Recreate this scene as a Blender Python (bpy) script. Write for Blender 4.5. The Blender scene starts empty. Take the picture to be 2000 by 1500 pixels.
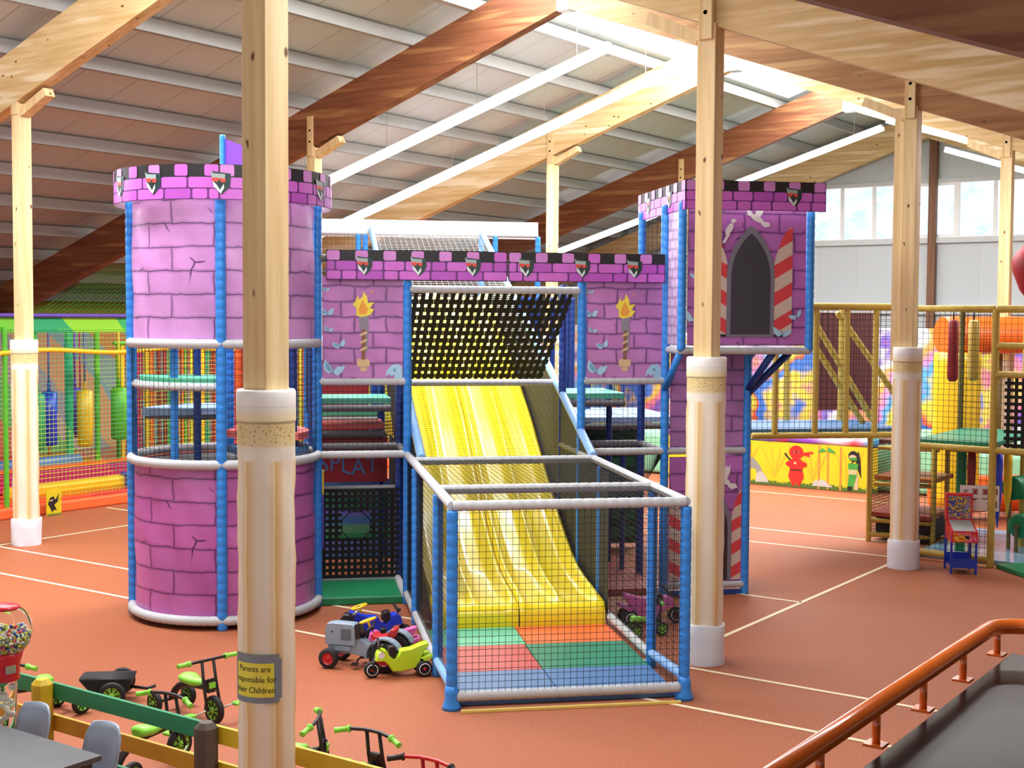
import bpy, math, random
from mathutils import Vector, Matrix
PI = math.pi
rnd = random.Random(7)
scene = bpy.context.scene
COL = scene.collection

# ------------------------------------------------------------------ helpers
def lin(c):
    if isinstance(c, str):
        c = [int(c[i:i+2], 16) for i in (0, 2, 4)]
    out = []
    for v in c[:3]:
        v = v/255.0
        out.append(v/12.92 if v <= .04045 else ((v+.055)/1.055)**2.4)
    return (*out, 1.0)

def V(*a): return Vector(a)

class MB:
    """collects faces and builds one mesh object"""
    def __init__(s): s.v = []; s.f = []
    def add(s, pts): 
        n = len(s.v); s.v.extend([tuple(p) for p in pts]); return list(range(n, n+len(pts)))
    def face(s, idx, m=0, sm=False, uv=None): s.f.append((tuple(idx), m, sm, uv))
    def poly(s, pts, m=0, uv=None, sm=False): s.face(s.add(pts), m, sm, uv)
    def box(s, c, d, m=0, rz=0, mat=None):
        hx, hy, hz = d[0]/2, d[1]/2, d[2]/2
        P = [(-hx,-hy,-hz),(hx,-hy,-hz),(hx,hy,-hz),(-hx,hy,-hz),(-hx,-hy,hz),(hx,-hy,hz),(hx,hy,hz),(-hx,hy,hz)]
        if mat is None: mat = Matrix.Translation(Vector(c)) @ Matrix.Rotation(rz, 4, 'Z')
        i = s.add([mat @ Vector(p) for p in P])
        for q in ((0,3,2,1),(4,5,6,7),(0,1,5,4),(1,2,6,5),(2,3,7,6),(3,0,4,7)): s.face([i[k] for k in q], m)
    def beam(s, p0, p1, w, h, m=0, up=(0,0,1)):
        p0 = Vector(p0); p1 = Vector(p1); d = p1-p0; L = d.length; d.normalize()
        u = Vector(up); sd = d.cross(u)
        if sd.length < 1e-4: sd = d.cross(Vector((1,0,0)))
        sd.normalize(); u = sd.cross(d)
        M = Matrix((( d.x, sd.x, u.x, 0),(d.y, sd.y, u.y, 0),(d.z, sd.z, u.z, 0),(0,0,0,1)))
        s.box(None, (L, w, h), m, mat=Matrix.Translation((p0+p1)/2) @ M)
    def rings(s, cs, m=0, n=10, sm=True, cap=True, ref=None):
        """cs: list of (center, radius); frames follow the path"""
        N = len(cs); prev = None; R = []
        for k in range(N):
            c = Vector(cs[k][0])
            a = Vector(cs[max(k-1,0)][0]); b = Vector(cs[min(k+1,N-1)][0])
            d = (b-a)
            if d.length < 1e-7: d = Vector((0,0,1))
            d.normalize()
            if prev is None:
                x = Vector(ref) if ref else (Vector((0,0,1)) if abs(d.z) < .9 else Vector((1,0,0)))
                x = (x - d*x.dot(d)).normalized()
            else:
                x = prev - d*prev.dot(d)
                x = x.normalized() if x.length > 1e-6 else d.orthogonal().normalized()
            prev = x; y = d.cross(x)
            r = cs[k][1]
            R.append(s.add([c + (x*math.cos(2*PI*j/n) + y*math.sin(2*PI*j/n))*r for j in range(n)]))
        for k in range(N-1):
            for j in range(n):
                s.face((R[k][j], R[k][(j+1)%n], R[k+1][(j+1)%n], R[k+1][j]), m, sm)
        if cap:
            s.face(R[0][::-1], m); s.face(R[-1], m)
    def tube(s, p0, p1, r, m=0, n=8, r1=None): s.rings([(p0, r), (p1, r if r1 is None else r1)], m, n)
    def path(s, pts, r, m=0, n=8, closed=False):
        s.rings([(p, r) for p in pts], m, n)
    def foam(s, p0, p1, r, m=0, n=9, step=.1):
        """padded pipe with cable-tie pinches"""
        p0 = Vector(p0); p1 = Vector(p1); L = (p1-p0).length; k = max(1, int(round(L/step))); cs = []
        for i in range(k):
            for t, rr in ((.0, .91), (.16, 1), (.84, 1)):
                cs.append((p0.lerp(p1, (i+t)/k), r*rr))
        cs.append((p1, r*.91)); s.rings(cs, m, n)
    def foampath(s, f, L, r, m=0, n=9, step=.1):
        k = max(2, int(L/step)); cs = []
        for i in range(k):
            for t, rr in ((.0, .91), (.16, 1), (.84, 1)): cs.append((f((i+t)/k), r*rr))
        cs.append((f(1), r*.91)); s.rings(cs, m, n)
    def strand(s, p0, p1, r, m=0):
        s.rings([(p0, r), (p1, r)], m, 3, sm=False, cap=False)
    def net(s, a, b, c, d, nu, nv, r, m=0, sag=0):
        """quad a-b-c-d, nu strands across a-b, nv across a-d"""
        a, b, c, d = map(Vector, (a, b, c, d))
        P = lambda u, v: (a*(1-u)+b*u)*(1-v) + (d*(1-u)+c*u)*v
        for i in range(nu+1): s.strand(P(i/nu, 0), P(i/nu, 1), r, m)
        for j in range(nv+1): s.strand(P(0, j/nv), P(1, j/nv), r, m)
    def lathe(s, prof, c=(0,0,0), m=0, n=20, sm=True, axis='z', cap=True):
        c = Vector(c); R = []
        for r, h in prof:
            ring = []
            for j in range(n):
                x, y = r*math.cos(2*PI*j/n), r*math.sin(2*PI*j/n)
                p = (x, y, h) if axis == 'z' else ((h, x, y) if axis == 'x' else (x, h, y))
                ring.append(c+Vector(p))
            R.append(s.add(ring))
        fl = axis == 'y'
        for k in range(len(R)-1):
            for j in range(n):
                q = (R[k][j], R[k][(j+1)%n], R[k+1][(j+1)%n], R[k+1][j])
                s.face(q[::-1] if fl else q, m[k] if isinstance(m, (list, tuple)) else m, sm)
        m0 = m[0] if isinstance(m, (list, tuple)) else m; m1 = m[-1] if isinstance(m, (list, tuple)) else m
        if cap:
            s.face(R[0] if fl else R[0][::-1], m0); s.face(R[-1][::-1] if fl else R[-1], m1)
    def ball(s, c, r, m=0, n=14, k=8):
        if not isinstance(r, (tuple, list)): r = (r, r, r)
        c = Vector(c); R = []
        for i in range(1, k):
            t = PI*i/k
            R.append(s.add([c+Vector((r[0]*math.sin(t)*math.cos(2*PI*j/n), r[1]*math.sin(t)*math.sin(2*PI*j/n), -r[2]*math.cos(t))) for j in range(n)]))
        b = s.add([c-Vector((0,0,r[2]))])[0]; t = s.add([c+Vector((0,0,r[2]))])[0]
        for i in range(len(R)-1):
            for j in range(n): s.face((R[i][j], R[i][(j+1)%n], R[i+1][(j+1)%n], R[i+1][j]), m, True)
        for j in range(n):
            s.face((b, R[0][(j+1)%n], R[0][j]), m, True); s.face((t, R[-1][j], R[-1][(j+1)%n]), m, True)
    def prism(s, prof, y0, y1, m=0, inset=0.0):
        """side profile in x,z extruded along y; inset narrows the two end faces for a soft edge"""
        n = len(prof); cx = sum(p[0] for p in prof)/n; cz = sum(p[1] for p in prof)/n
        def ring(y, k): return s.add([(cx+(x-cx)*k, y, cz+(z-cz)*k) for x, z in prof])
        if inset:
            w = (y1-y0)*.22; L = [ring(y0, 1-inset), ring(y0+w, 1), ring(y1-w, 1), ring(y1, 1-inset)]
        else: L = [ring(y0, 1), ring(y1, 1)]
        area = sum(prof[i][0]*prof[(i+1)%n][1]-prof[(i+1)%n][0]*prof[i][1] for i in range(n))
        for a, b in zip(L, L[1:]):
            for j in range(n):
                q = (a[j], a[(j+1)%n], b[(j+1)%n], b[j])
                s.face(q[::-1] if area < 0 else q, m, bool(inset))
        s.face(L[0] if area < 0 else L[0][::-1], m); s.face(L[-1][::-1] if area < 0 else L[-1], m)
    def build(s, name, mats, parent=None, bevel=0, seg=2, loc=None, subd=0, fix=False):
        me = bpy.data.meshes.new(name)
        me.from_pydata(s.v, [], [f[0] for f in s.f])
        if not isinstance(mats, (list, tuple)): mats = [mats]
        for mt in mats: me.materials.append(mt)
        for p, f in zip(me.polygons, s.f):
            p.material_index = f[1]; p.use_smooth = f[2]
        if any(f[3] for f in s.f):
            uvl = me.uv_layers.new(name='UVMap')
            for p, f in zip(me.polygons, s.f):
                if f[3]:
                    for li, uv in zip(p.loop_indices, f[3]): uvl.data[li].uv = uv
        if fix:
            import bmesh
            bm = bmesh.new(); bm.from_mesh(me); bmesh.ops.recalc_face_normals(bm, faces=bm.faces); bm.to_mesh(me); bm.free()
        me.update()
        o = bpy.data.objects.new(name, me); COL.objects.link(o)
        if parent is not None: o.parent = parent
        if loc is not None: o.location = loc
        if bevel:
            b = o.modifiers.new('bevel', 'BEVEL'); b.width = bevel; b.segments = seg; b.limit_method = 'ANGLE'; b.angle_limit = .6
        if subd:
            b = o.modifiers.new('smooth', 'SUBSURF'); b.levels = subd; b.render_levels = subd
        return o

def thing(name, label, cat, loc=(0,0,0), rz=0, group=None):
    o = bpy.data.objects.new(name, None); COL.objects.link(o); o.empty_display_size = .1
    o.location = loc; o.rotation_euler = (0, 0, rz); o['label'] = label; o['category'] = cat
    if group: o['group'] = group
    return o
def tag(o, label, cat, group=None):
    o['label'] = label; o['category'] = cat
    if group: o['group'] = group
    return o
def struct(o): o['kind'] = 'structure'; return o
def lab(o, label): o['label'] = label; return o
def dup(root, loc, rz, label, group=None):
    r = root.copy(); COL.objects.link(r); r.location = loc; r.rotation_euler = (0,0,rz); r['label'] = label
    if group: r['group'] = group
    for ch in list(root.children):
        c = ch.copy(); COL.objects.link(c); c.parent = r
        for g in list(ch.children):
            d = g.copy(); COL.objects.link(d); d.parent = c
    return r

_txt = {}
def text_polys(body, size):
    cu = bpy.data.curves.new('t', 'FONT'); cu.body = body; cu.size = size; cu.resolution_u = 2
    ob = bpy.data.objects.new('t', cu); COL.objects.link(ob)
    dg = bpy.context.evaluated_depsgraph_get()
    me = bpy.data.meshes.new_from_object(ob.evaluated_get(dg))
    vs = [tuple(v.co) for v in me.vertices]; fs = [tuple(p.vertices) for p in me.polygons]
    bpy.data.objects.remove(ob); bpy.data.curves.remove(cu); bpy.data.meshes.remove(me)
    return vs, fs
def add_text(mb, body, size, f, m):
    vs, fs = text_polys(body, size)
    i = mb.add([f(x, y) for x, y, _ in vs])
    for q in fs: mb.face([i[k] for k in q], m)

# ------------------------------------------------------------------ materials
def new_mat(name):
    m = bpy.data.materials.new(name); m.use_nodes = True
    nt = m.node_tree; b = nt.nodes['Principled BSDF']
    return m, nt, b
def N(nt, typ, **kw):
    n = nt.nodes.new(typ)
    for k, v in kw.items(): setattr(n, k, v)
    return n
def coords(nt, scale=(1,1,1), src='Object', rot=(0,0,0)):
    t = N(nt, 'ShaderNodeTexCoord'); mp = N(nt, 'ShaderNodeMapping')
    mp.inputs['Scale'].default_value = scale; mp.inputs['Rotation'].default_value = rot
    nt.links.new(t.outputs[src], mp.inputs['Vector']); return mp.outputs['Vector']
def ramp(nt, fac, stops, interp='LINEAR'):
    r = N(nt, 'ShaderNodeValToRGB'); r.color_ramp.interpolation = interp
    e = r.color_ramp.elements
    while len(e) < len(stops): e.new(.5)
    for x, (p, c) in zip(e, stops): x.position = p; x.color = lin(c)
    nt.links.new(fac, r.inputs['Fac']); return r.outputs['Color']
def mixc(nt, fac, a, b, mode='MIX'):
    n = N(nt, 'ShaderNodeMix', data_type='RGBA', blend_type=mode)
    for s, v in ((n.inputs[0], fac), (n.inputs[6], a), (n.inputs[7], b)):
        if hasattr(v, 'is_linked'): nt.links.new(v, s)
        else: s.default_value = v
    return n.outputs[2]
def noise(nt, vec, scale, detail=3, rough=.5):
    n = N(nt, 'ShaderNodeTexNoise'); n.inputs['Scale'].default_value = scale; n.inputs['Detail'].default_value = detail
    n.inputs['Roughness'].default_value = rough
    nt.links.new(vec, n.inputs['Vector']); return n.outputs['Fac']
def bump(nt, b, h, strength=.3, dist=.01):
    n = N(nt, 'ShaderNodeBump'); n.inputs['Strength'].default_value = strength; n.inputs['Distance'].default_value = dist
    nt.links.new(h, n.inputs['Height']); nt.links.new(n.outputs['Normal'], b.inputs['Normal'])

def plain(name, c, rough=.5, var=.12, vs=6, metal=0, bumps=0, bscale=40, coat=0, spec=.5, emit=0):
    m, nt, b = new_mat(name)
    v = coords(nt); f = noise(nt, v, vs)
    l = lin(c); d = tuple(x*(1-var) for x in l[:3])+(1,); h = tuple(min(1, x*(1+var)) for x in l[:3])+(1,)
    nt.links.new(mixc(nt, f, d, h), b.inputs['Base Color'])
    b.inputs['Roughness'].default_value = rough; b.inputs['Metallic'].default_value = metal
    b.inputs['Specular IOR Level'].default_value = spec
    if coat: b.inputs['Coat Weight'].default_value = coat; b.inputs['Coat Roughness'].default_value = .08
    if bumps: bump(nt, b, noise(nt, v, bscale, 2), bumps)
    if emit:
        b.inputs['Emission Color'].default_value = l; b.inputs['Emission Strength'].default_value = emit
    return m

def wood(name, axis, light=('e2bd84','c79a5c'), knots=True, patch=None):
    m, nt, b = new_mat(name)
    sc = [9, 9, 9]; sc[axis] = .45
    v = coords(nt, sc)
    f = noise(nt, v, 1.5, 5, .6)
    c = ramp(nt, f, [(.3, light[1]), (.7, light[0])])
    if patch:
        pv = [2.5, 2.5, 5]; pv[axis] = .35
        pm = ramp(nt, noise(nt, coords(nt, pv), 1.3, 3), [(.55, (0,0,0)), (.64, (255,255,255))])
        c = mixc(nt, pm, c, lin(patch))
    kv = [6.4, 6.4, 6.4]; kv[axis] = 3.4
    vo = N(nt, 'ShaderNodeTexVoronoi'); vo.inputs['Scale'].default_value = 1.0
    nt.links.new(coords(nt, kv), vo.inputs['Vector'])
    if knots:
        k = ramp(nt, vo.outputs['Distance'], [(.07, (255,255,255)), (.13, (0,0,0))])
        km = ramp(nt, noise(nt, coords(nt, (3,3,3)), 2.2, 1), [(.5, (0,0,0)), (.54, (255,255,255))])
        k = mixc(nt, 1, k, km, 'MULTIPLY')
        c = mixc(nt, k, c, lin('6b4322'))
    nt.links.new(c, b.inputs['Base Color']); b.inputs['Roughness'].default_value = .55
    b.inputs['Specular IOR Level'].default_value = .3
    return m

def bricks(name, c1, c2, mortar, bw, rh, rough=.38, fade=None):
    m, nt, b = new_mat(name)
    tc = N(nt, 'ShaderNodeTexCoord'); uv = tc.outputs['UV']
    nz = N(nt, 'ShaderNodeTexNoise'); nz.inputs['Scale'].default_value = 5; nz.inputs['Detail'].default_value = 3
    nt.links.new(uv, nz.inputs['Vector'])
    sub = N(nt, 'ShaderNodeVectorMath', operation='SUBTRACT'); sub.inputs[1].default_value = (.5,.5,.5)
    nt.links.new(nz.outputs['Color'], sub.inputs[0])
    mul = N(nt, 'ShaderNodeVectorMath', operation='SCALE'); mul.inputs['Scale'].default_value = .055
    nt.links.new(sub.outputs[0], mul.inputs[0])
    ad = N(nt, 'ShaderNodeVectorMath', operation='ADD'); nt.links.new(uv, ad.inputs[0]); nt.links.new(mul.outputs[0], ad.inputs[1])
    def bt(ms, sm):
        t = N(nt, 'ShaderNodeTexBrick'); t.offset = .42; t.squash = 1
        for k, x in (('Scale', 1), ('Mortar Size', ms), ('Mortar Smooth', sm), ('Brick Width', bw), ('Row Height', rh), ('Bias', 0)): t.inputs[k].default_value = x
        t.inputs['Color1'].default_value = lin(c1); t.inputs['Color2'].default_value = lin(c2); t.inputs['Mortar'].default_value = lin(mortar)
        nt.links.new(ad.outputs[0], t.inputs['Vector']); return t
    fine = bt(.0045, .3); soft = bt(.035, 1.0)
    soft.inputs['Color1'].default_value = (1,1,1,1); soft.inputs['Color2'].default_value = (1,1,1,1); soft.inputs['Mortar'].default_value = (.55,.5,.6,1)
    c = mixc(nt, .75, fine.outputs['Color'], soft.outputs['Color'], 'MULTIPLY')
    big = noise(nt, uv, 1.6, 4)
    g = ramp(nt, big, [(.3, (190,190,190)), (.7, (255,255,255))])
    c = mixc(nt, .7, c, g, 'MULTIPLY')
    # hairline cracks
    vo = N(nt, 'ShaderNodeTexVoronoi', feature='DISTANCE_TO_EDGE'); vo.inputs['Scale'].default_value = 1.1/bw*.8
    nt.links.new(ad.outputs[0], vo.inputs['Vector'])
    ck = ramp(nt, vo.outputs['Distance'], [(.004, (255,255,255)), (.012, (0,0,0))])
    pm = ramp(nt, noise(nt, uv, 2.4, 1), [(.58, (0,0,0)), (.62, (255,255,255))])
    ck2 = mixc(nt, 1, ck, pm, 'MULTIPLY')
    c = mixc(nt, ck2, c, lin(mortar))
    nt.links.new(c, b.inputs['Base Color']); b.inputs['Roughness'].default_value = rough
    bump(nt, b, noise(nt, uv, 3.2, 2), .35, .03)
    return m

def stripes(name, cols, scale=1.0, ang=.7, wob=.5, rough=.5, src='Object', axis='xz', emit=0, ns=.8):
    """broad diagonal bands of colour"""
    m, nt, b = new_mat(name)
    v = coords(nt, (1,1,1), src)
    sp = N(nt, 'ShaderNodeSeparateXYZ'); nt.links.new(v, sp.inputs[0])
    def mth(op, a, bb):
        n = N(nt, 'ShaderNodeMath', operation=op)
        for s, x in ((n.inputs[0], a), (n.inputs[1], bb)):
            if hasattr(x, 'is_linked'): nt.links.new(x, s)
            else: s.default_value = x
        return n.outputs[0]
    h = sp.outputs['X'] if axis[0] == 'x' else sp.outputs['Y']
    t = mth('ADD', mth('MULTIPLY', h, math.cos(ang)*scale), mth('MULTIPLY', sp.outputs['Z'], math.sin(ang)*scale))
    t = mth('ADD', t, mth('MULTIPLY', noise(nt, v, ns, 3), wob))
    t = mth('FRACT', t, 0)
    n = len(cols)
    c = ramp(nt, t, [(i/n, x) for i, x in enumerate(cols)], 'CONSTANT' if wob < .3 else 'EASE')
    nt.links.new(c, b.inputs['Base Color']); b.inputs['Roughness'].default_value = rough
    if emit: nt.links.new(c, b.inputs['Emission Color']); b.inputs['Emission Strength'].default_value = emit
    return m

M = {}
P = lambda k, c, **kw: M.__setitem__(k, plain(k, c, **kw))
P('blue_pad', '2f86dc', rough=.38, var=.1); P('blue_dark', '1b3f8a', rough=.45); P('blue_pale', '86b4e6', rough=.4)
P('grey_pad', 'b9bbbd', rough=.5); P('grey_dark', '6f706f', rough=.55)
P('net_black', '17191c', rough=.8, var=0); P('net_white', 'cfd2d4', rough=.7, var=0)
P('strap', '141417', rough=.75); P('fabric_black', '2c2d31', rough=.7)
P('slide', 'fbe022', rough=.3, var=.06, coat=.35, vs=1.5)
P('mat_blue', '4a76a8', rough=.4); P('mat_red', 'bf424c', rough=.4); P('mat_green', '118062', rough=.4)
P('mat_teal', '5fc79d', rough=.4); P('mat_orange', 'ef6a34', rough=.4); P('mat_deepgreen', '128050', rough=.42)
P('mat_lightblue', 'a9cbea', rough=.4); P('mat_coral', 'e8675f', rough=.4)
P('black_paint', '1f1b1e', rough=.5); P('pink_stone', 'cb68cc', rough=.4); P('pink_stone_pale', 'cf86cf', rough=.4)
P('pink_stone_deep', 'b552be', rough=.4)
P('sh_white', 'd9e4e0', rough=.4); P('sh_grey', '9fb0ac', rough=.4); P('sh_red', 'dc4a3c', rough=.4); P('sh_green', '1f3a38', rough=.4)
P('flame', 'f4dd4a', rough=.45); P('flame_o', 'eda03a', rough=.45); P('torch_grey', '8d8794', rough=.5); P('torch_brown', '8a5f44', rough=.5); P('torch_tan', 'd8b98c', rough=.5)
P('fly', 'a9d3ea', rough=.45); P('fly_dark', '6ba4c8', rough=.45); P('dove', 'e2dde0', rough=.45)
P('arch_grey', '7a7888', rough=.5); P('arch_dark', '3c3b48', rough=.5); P('door_dark', '35262c', rough=.5)
P('shut_red', 'd8434a', rough=.45); P('shut_cream', 'd2bfb4', rough=.45)
P('white', 'f1f0ee', rough=.45, var=.04); P('white_pad', 'dfe3ea', rough=.35, var=.06, bumps=.15, bscale=12)
P('purple_flag', '7a3fc0', rough=.4)
P('red', 'c8202a', rough=.35); P('red_dark', '8f1420', rough=.5); P('yellow', 'f0c322', rough=.35); P('orange', 'f06a1e', rough=.35)
P('purple', '5b3fa6', rough=.45); P('magenta', 'b81e5e', rough=.45); P('green', '3da348', rough=.4); P('lime', '8ee04a', rough=.4); P('lime_bike', 'c3e92c', rough=.3)
P('olive_pad', 'c6aa4c', rough=.5); P('olive_dark', '6f6030', rough=.6)
P('pen_green', '58b830', rough=.45); P('pen_teal', '1fa36a', rough=.45)
P('tyre', '1c1b1d', rough=.7); P('black_metal', '231d20', rough=.38); P('chrome', 'c4c8cc', rough=.25, metal=.9)
P('tractor_grey', '8798a6', rough=.42); P('tractor_dark', '59656f', rough=.55); P('blue_toy', '1f3fd0', rough=.3); P('pink_toy', 'e468b0', rough=.35); P('purple_toy', 'd866b8', rough=.4)
P('fence_green', '1f8a5a', rough=.5); P('fence_yellow', 'd9a52c', rough=.5); P('fence_yellow2', 'cfae1e', rough=.5); P('fence_dark', '4d4034', rough=.6)
P('chair_grey', '9fabbb', rough=.4); P('table_dark', '55585c', rough=.45); P('table_edge', '3a3a3d', rough=.5)
P('rail_orange', 'd9661f', rough=.22, coat=.5); P('machine_red', 'd8202c', rough=.3); P('machine_blue', '1d3bb0', rough=.35)
P('sign_yellow', 'e8e04a', rough=.5); P('sign_grey', '7d8890', rough=.5); P('ink', '15151a', rough=.6)
P('steel', 'a8aaa8', rough=.45, var=.06); P('metal_plate', 'c2c6c8', rough=.35, metal=.6)
P('line', 'efdcb8', rough=.6); P('cream_gold', 'd9b878', rough=.6); P('yellow_cord', 'e2c465', rough=.6)
P('board_yellow', 'd8c420', rough=.4); P('ninja_red', 'e02a24', rough=.4); P('ninja_dark', '7a1a18', rough=.4); P('rock', '8d8f88', rough=.6); P('rock_pale', 'b9b6ae', rough=.6)
P('bamboo', 'c98a3a', rough=.5); P('grass', '4e6b1c', rough=.7); P('leaf', '3f9a3a', rough=.5); P('shade_yellow', 'c9b028', rough=.5); P('skin', 'e2b489', rough=.6)
P('brown_panel', '6a3a3c', rough=.6); P('step_red', 'a5493c', rough=.5); P('step_orange', 'b9743c', rough=.5); P('net_brown', '3a2822', rough=.8, var=0)
P('frame_grey', 'a6a9ab', rough=.5); P('wall_trim', 'c9cccb', rough=.5)
P('candy_y', 'd8dc3a', rough=.3); P('candy_b', '2c4fa8', rough=.3); P('candy_r', 'e0526a', rough=.3); P('candy_w', 'e4e2d2', rough=.3)
P('wood_dark', '6e4a34', rough=.6)
M['post_wood'] = wood('post_wood', 2, ('ecd3a2','d2ae76'))
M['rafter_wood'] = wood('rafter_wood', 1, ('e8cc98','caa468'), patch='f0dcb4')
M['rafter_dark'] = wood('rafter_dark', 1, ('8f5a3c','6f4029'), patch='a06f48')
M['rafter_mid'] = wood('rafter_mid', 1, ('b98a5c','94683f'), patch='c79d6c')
M['brick_tower'] = bricks('brick_tower', 'dda2de', 'd494d6', '5b2f66', .82, .245)
M['brick_tower_low'] = bricks('brick_tower_low', 'c872b8', 'bc62ac', '4a1d4c', .82, .245, .33)
M['brick_torch'] = bricks('brick_torch', 'd892d6', 'cc82cc', '5e3a72', .36, .175)
M['brick_turret'] = bricks('brick_turret', 'cb7ad2', 'c06ec8', '6a3478', .42, .215)
M['brick_base'] = bricks('brick_base', 'bd82c6', 'b076bb', '5c3a72', .38, .185)
M['brick_pale'] = bricks('brick_pale', 'ddc2e2', 'd0b2d8', 'b9a2c4', .2, .11)

def floor_mat():
    m, nt, b = new_mat('floor_granulate'); v = coords(nt)
    f1 = noise(nt, v, 60, 3, .7); f2 = noise(nt, v, .35, 3)
    c = mixc(nt, f2, lin('a95c3a'), lin('b66a45'))
    c2 = ramp(nt, f1, [(.35, (215,215,215)), (.65, (255,255,255))])
    nt.links.new(mixc(nt, 1, c, c2, 'MULTIPLY'), b.inputs['Base Color'])
    b.inputs['Roughness'].default_value = .62; b.inputs['Specular IOR Level'].default_value = .35
    bump(nt, b, f1, .15, .004); return m
M['floor'] = floor_mat()
def ceil_mat():
    m, nt, b = new_mat('ceiling_panels'); v = coords(nt)
    w = N(nt, 'ShaderNodeTexBrick'); w.offset = 0
    for k, x in (('Scale', 1), ('Mortar Size', .008), ('Mortar Smooth', .2), ('Brick Width', 1.0), ('Row Height', 40), ('Bias', 0)): w.inputs[k].default_value = x
    w.inputs['Color1'].default_value = lin('bcc3bf'); w.inputs['Color2'].default_value = lin('b3bab6'); w.inputs['Mortar'].default_value = lin('77726a')
    nt.links.new(v, w.inputs['Vector'])
    nt.links.new(w.outputs['Color'], b.inputs['Base Color']); b.inputs['Roughness'].default_value = .42
    wv = N(nt, 'ShaderNodeTexWave'); wv.inputs['Scale'].default_value = 3.2; nt.links.new(v, wv.inputs['Vector'])
    bump(nt, b, wv.outputs['Fac'], .12, .01)
    return m
M['ceiling'] = ceil_mat()
def wall_mat():
    m, nt, b = new_mat('wall_panels'); v = coords(nt)
    w = N(nt, 'ShaderNodeTexBrick'); w.offset = 0
    for k, x in (('Scale', 1), ('Mortar Size', .008), ('Mortar Smooth', .2), ('Brick Width', 1.1), ('Row Height', 40), ('Bias', 0)): w.inputs[k].default_value = x
    w.inputs['Color1'].default_value = lin('c6cdce'); w.inputs['Color2'].default_value = lin('c0c7c8'); w.inputs['Mortar'].default_value = lin('b9bab8')
    mp = N(nt, 'ShaderNodeMapping'); mp.inputs['Rotation'].default_value = (0, 0, PI/2); nt.links.new(v, mp.inputs['Vector'])
    nt.links.new(mp.outputs['Vector'], w.inputs['Vector'])
    nt.links.new(w.outputs['Color'], b.inputs['Base Color']); b.inputs['Roughness'].default_value = .5
    return m
M['wall'] = wall_mat()
def glow(name, c, s):
    m, nt, b = new_mat(name); v = coords(nt); f = noise(nt, v, 2)
    b.inputs['Base Color'].default_value = lin(c); nt.links.new(mixc(nt, f, lin(c), (1,1,1,1)), b.inputs['Emission Color'])
    b.inputs['Emission Strength'].default_value = s; return m
M['lamp_glow'] = glow('lamp_glow', 'eef2ff', 9); M['skylight'] = glow('skylight', 'f6f8ff', 5.5)
def glass(name, tint='f2f8f8', rough=.02):
    m, nt, b = new_mat(name)
    b.inputs['Base Color'].default_value = lin(tint); b.inputs['Transmission Weight'].default_value = 1; b.inputs['Roughness'].default_value = rough; b.inputs['IOR'].default_value = 1.15
    v = coords(nt); bump(nt, b, noise(nt, v, 3), .02); return m
M['glass'] = glass('glass')
def pane():
    m, nt, b = new_mat('window_pane')
    t = N(nt, 'ShaderNodeBsdfTransparent'); g = N(nt, 'ShaderNodeBsdfGlossy'); g.inputs['Roughness'].default_value = .05
    mx = N(nt, 'ShaderNodeMixShader'); lw = N(nt, 'ShaderNodeLayerWeight'); lw.inputs['Blend'].default_value = .25
    nt.links.new(lw.outputs['Facing'], mx.inputs[0]); nt.links.new(t.outputs[0], mx.inputs[1]); nt.links.new(g.outputs[0], mx.inputs[2])
    nt.links.new(mx.outputs[0], nt.nodes['Material Output'].inputs['Surface']); return m
M['pane'] = pane()
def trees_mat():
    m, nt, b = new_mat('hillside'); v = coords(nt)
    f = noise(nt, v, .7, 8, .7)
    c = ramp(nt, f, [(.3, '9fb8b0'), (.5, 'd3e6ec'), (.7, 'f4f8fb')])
    nt.links.new(c, b.inputs['Base Color']); nt.links.new(c, b.inputs['Emission Color']); b.inputs['Emission Strength'].default_value = .42  # hillside glows by itself, standing in for bright daylight outdoors
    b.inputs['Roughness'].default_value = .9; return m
M['hill'] = trees_mat()
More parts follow.
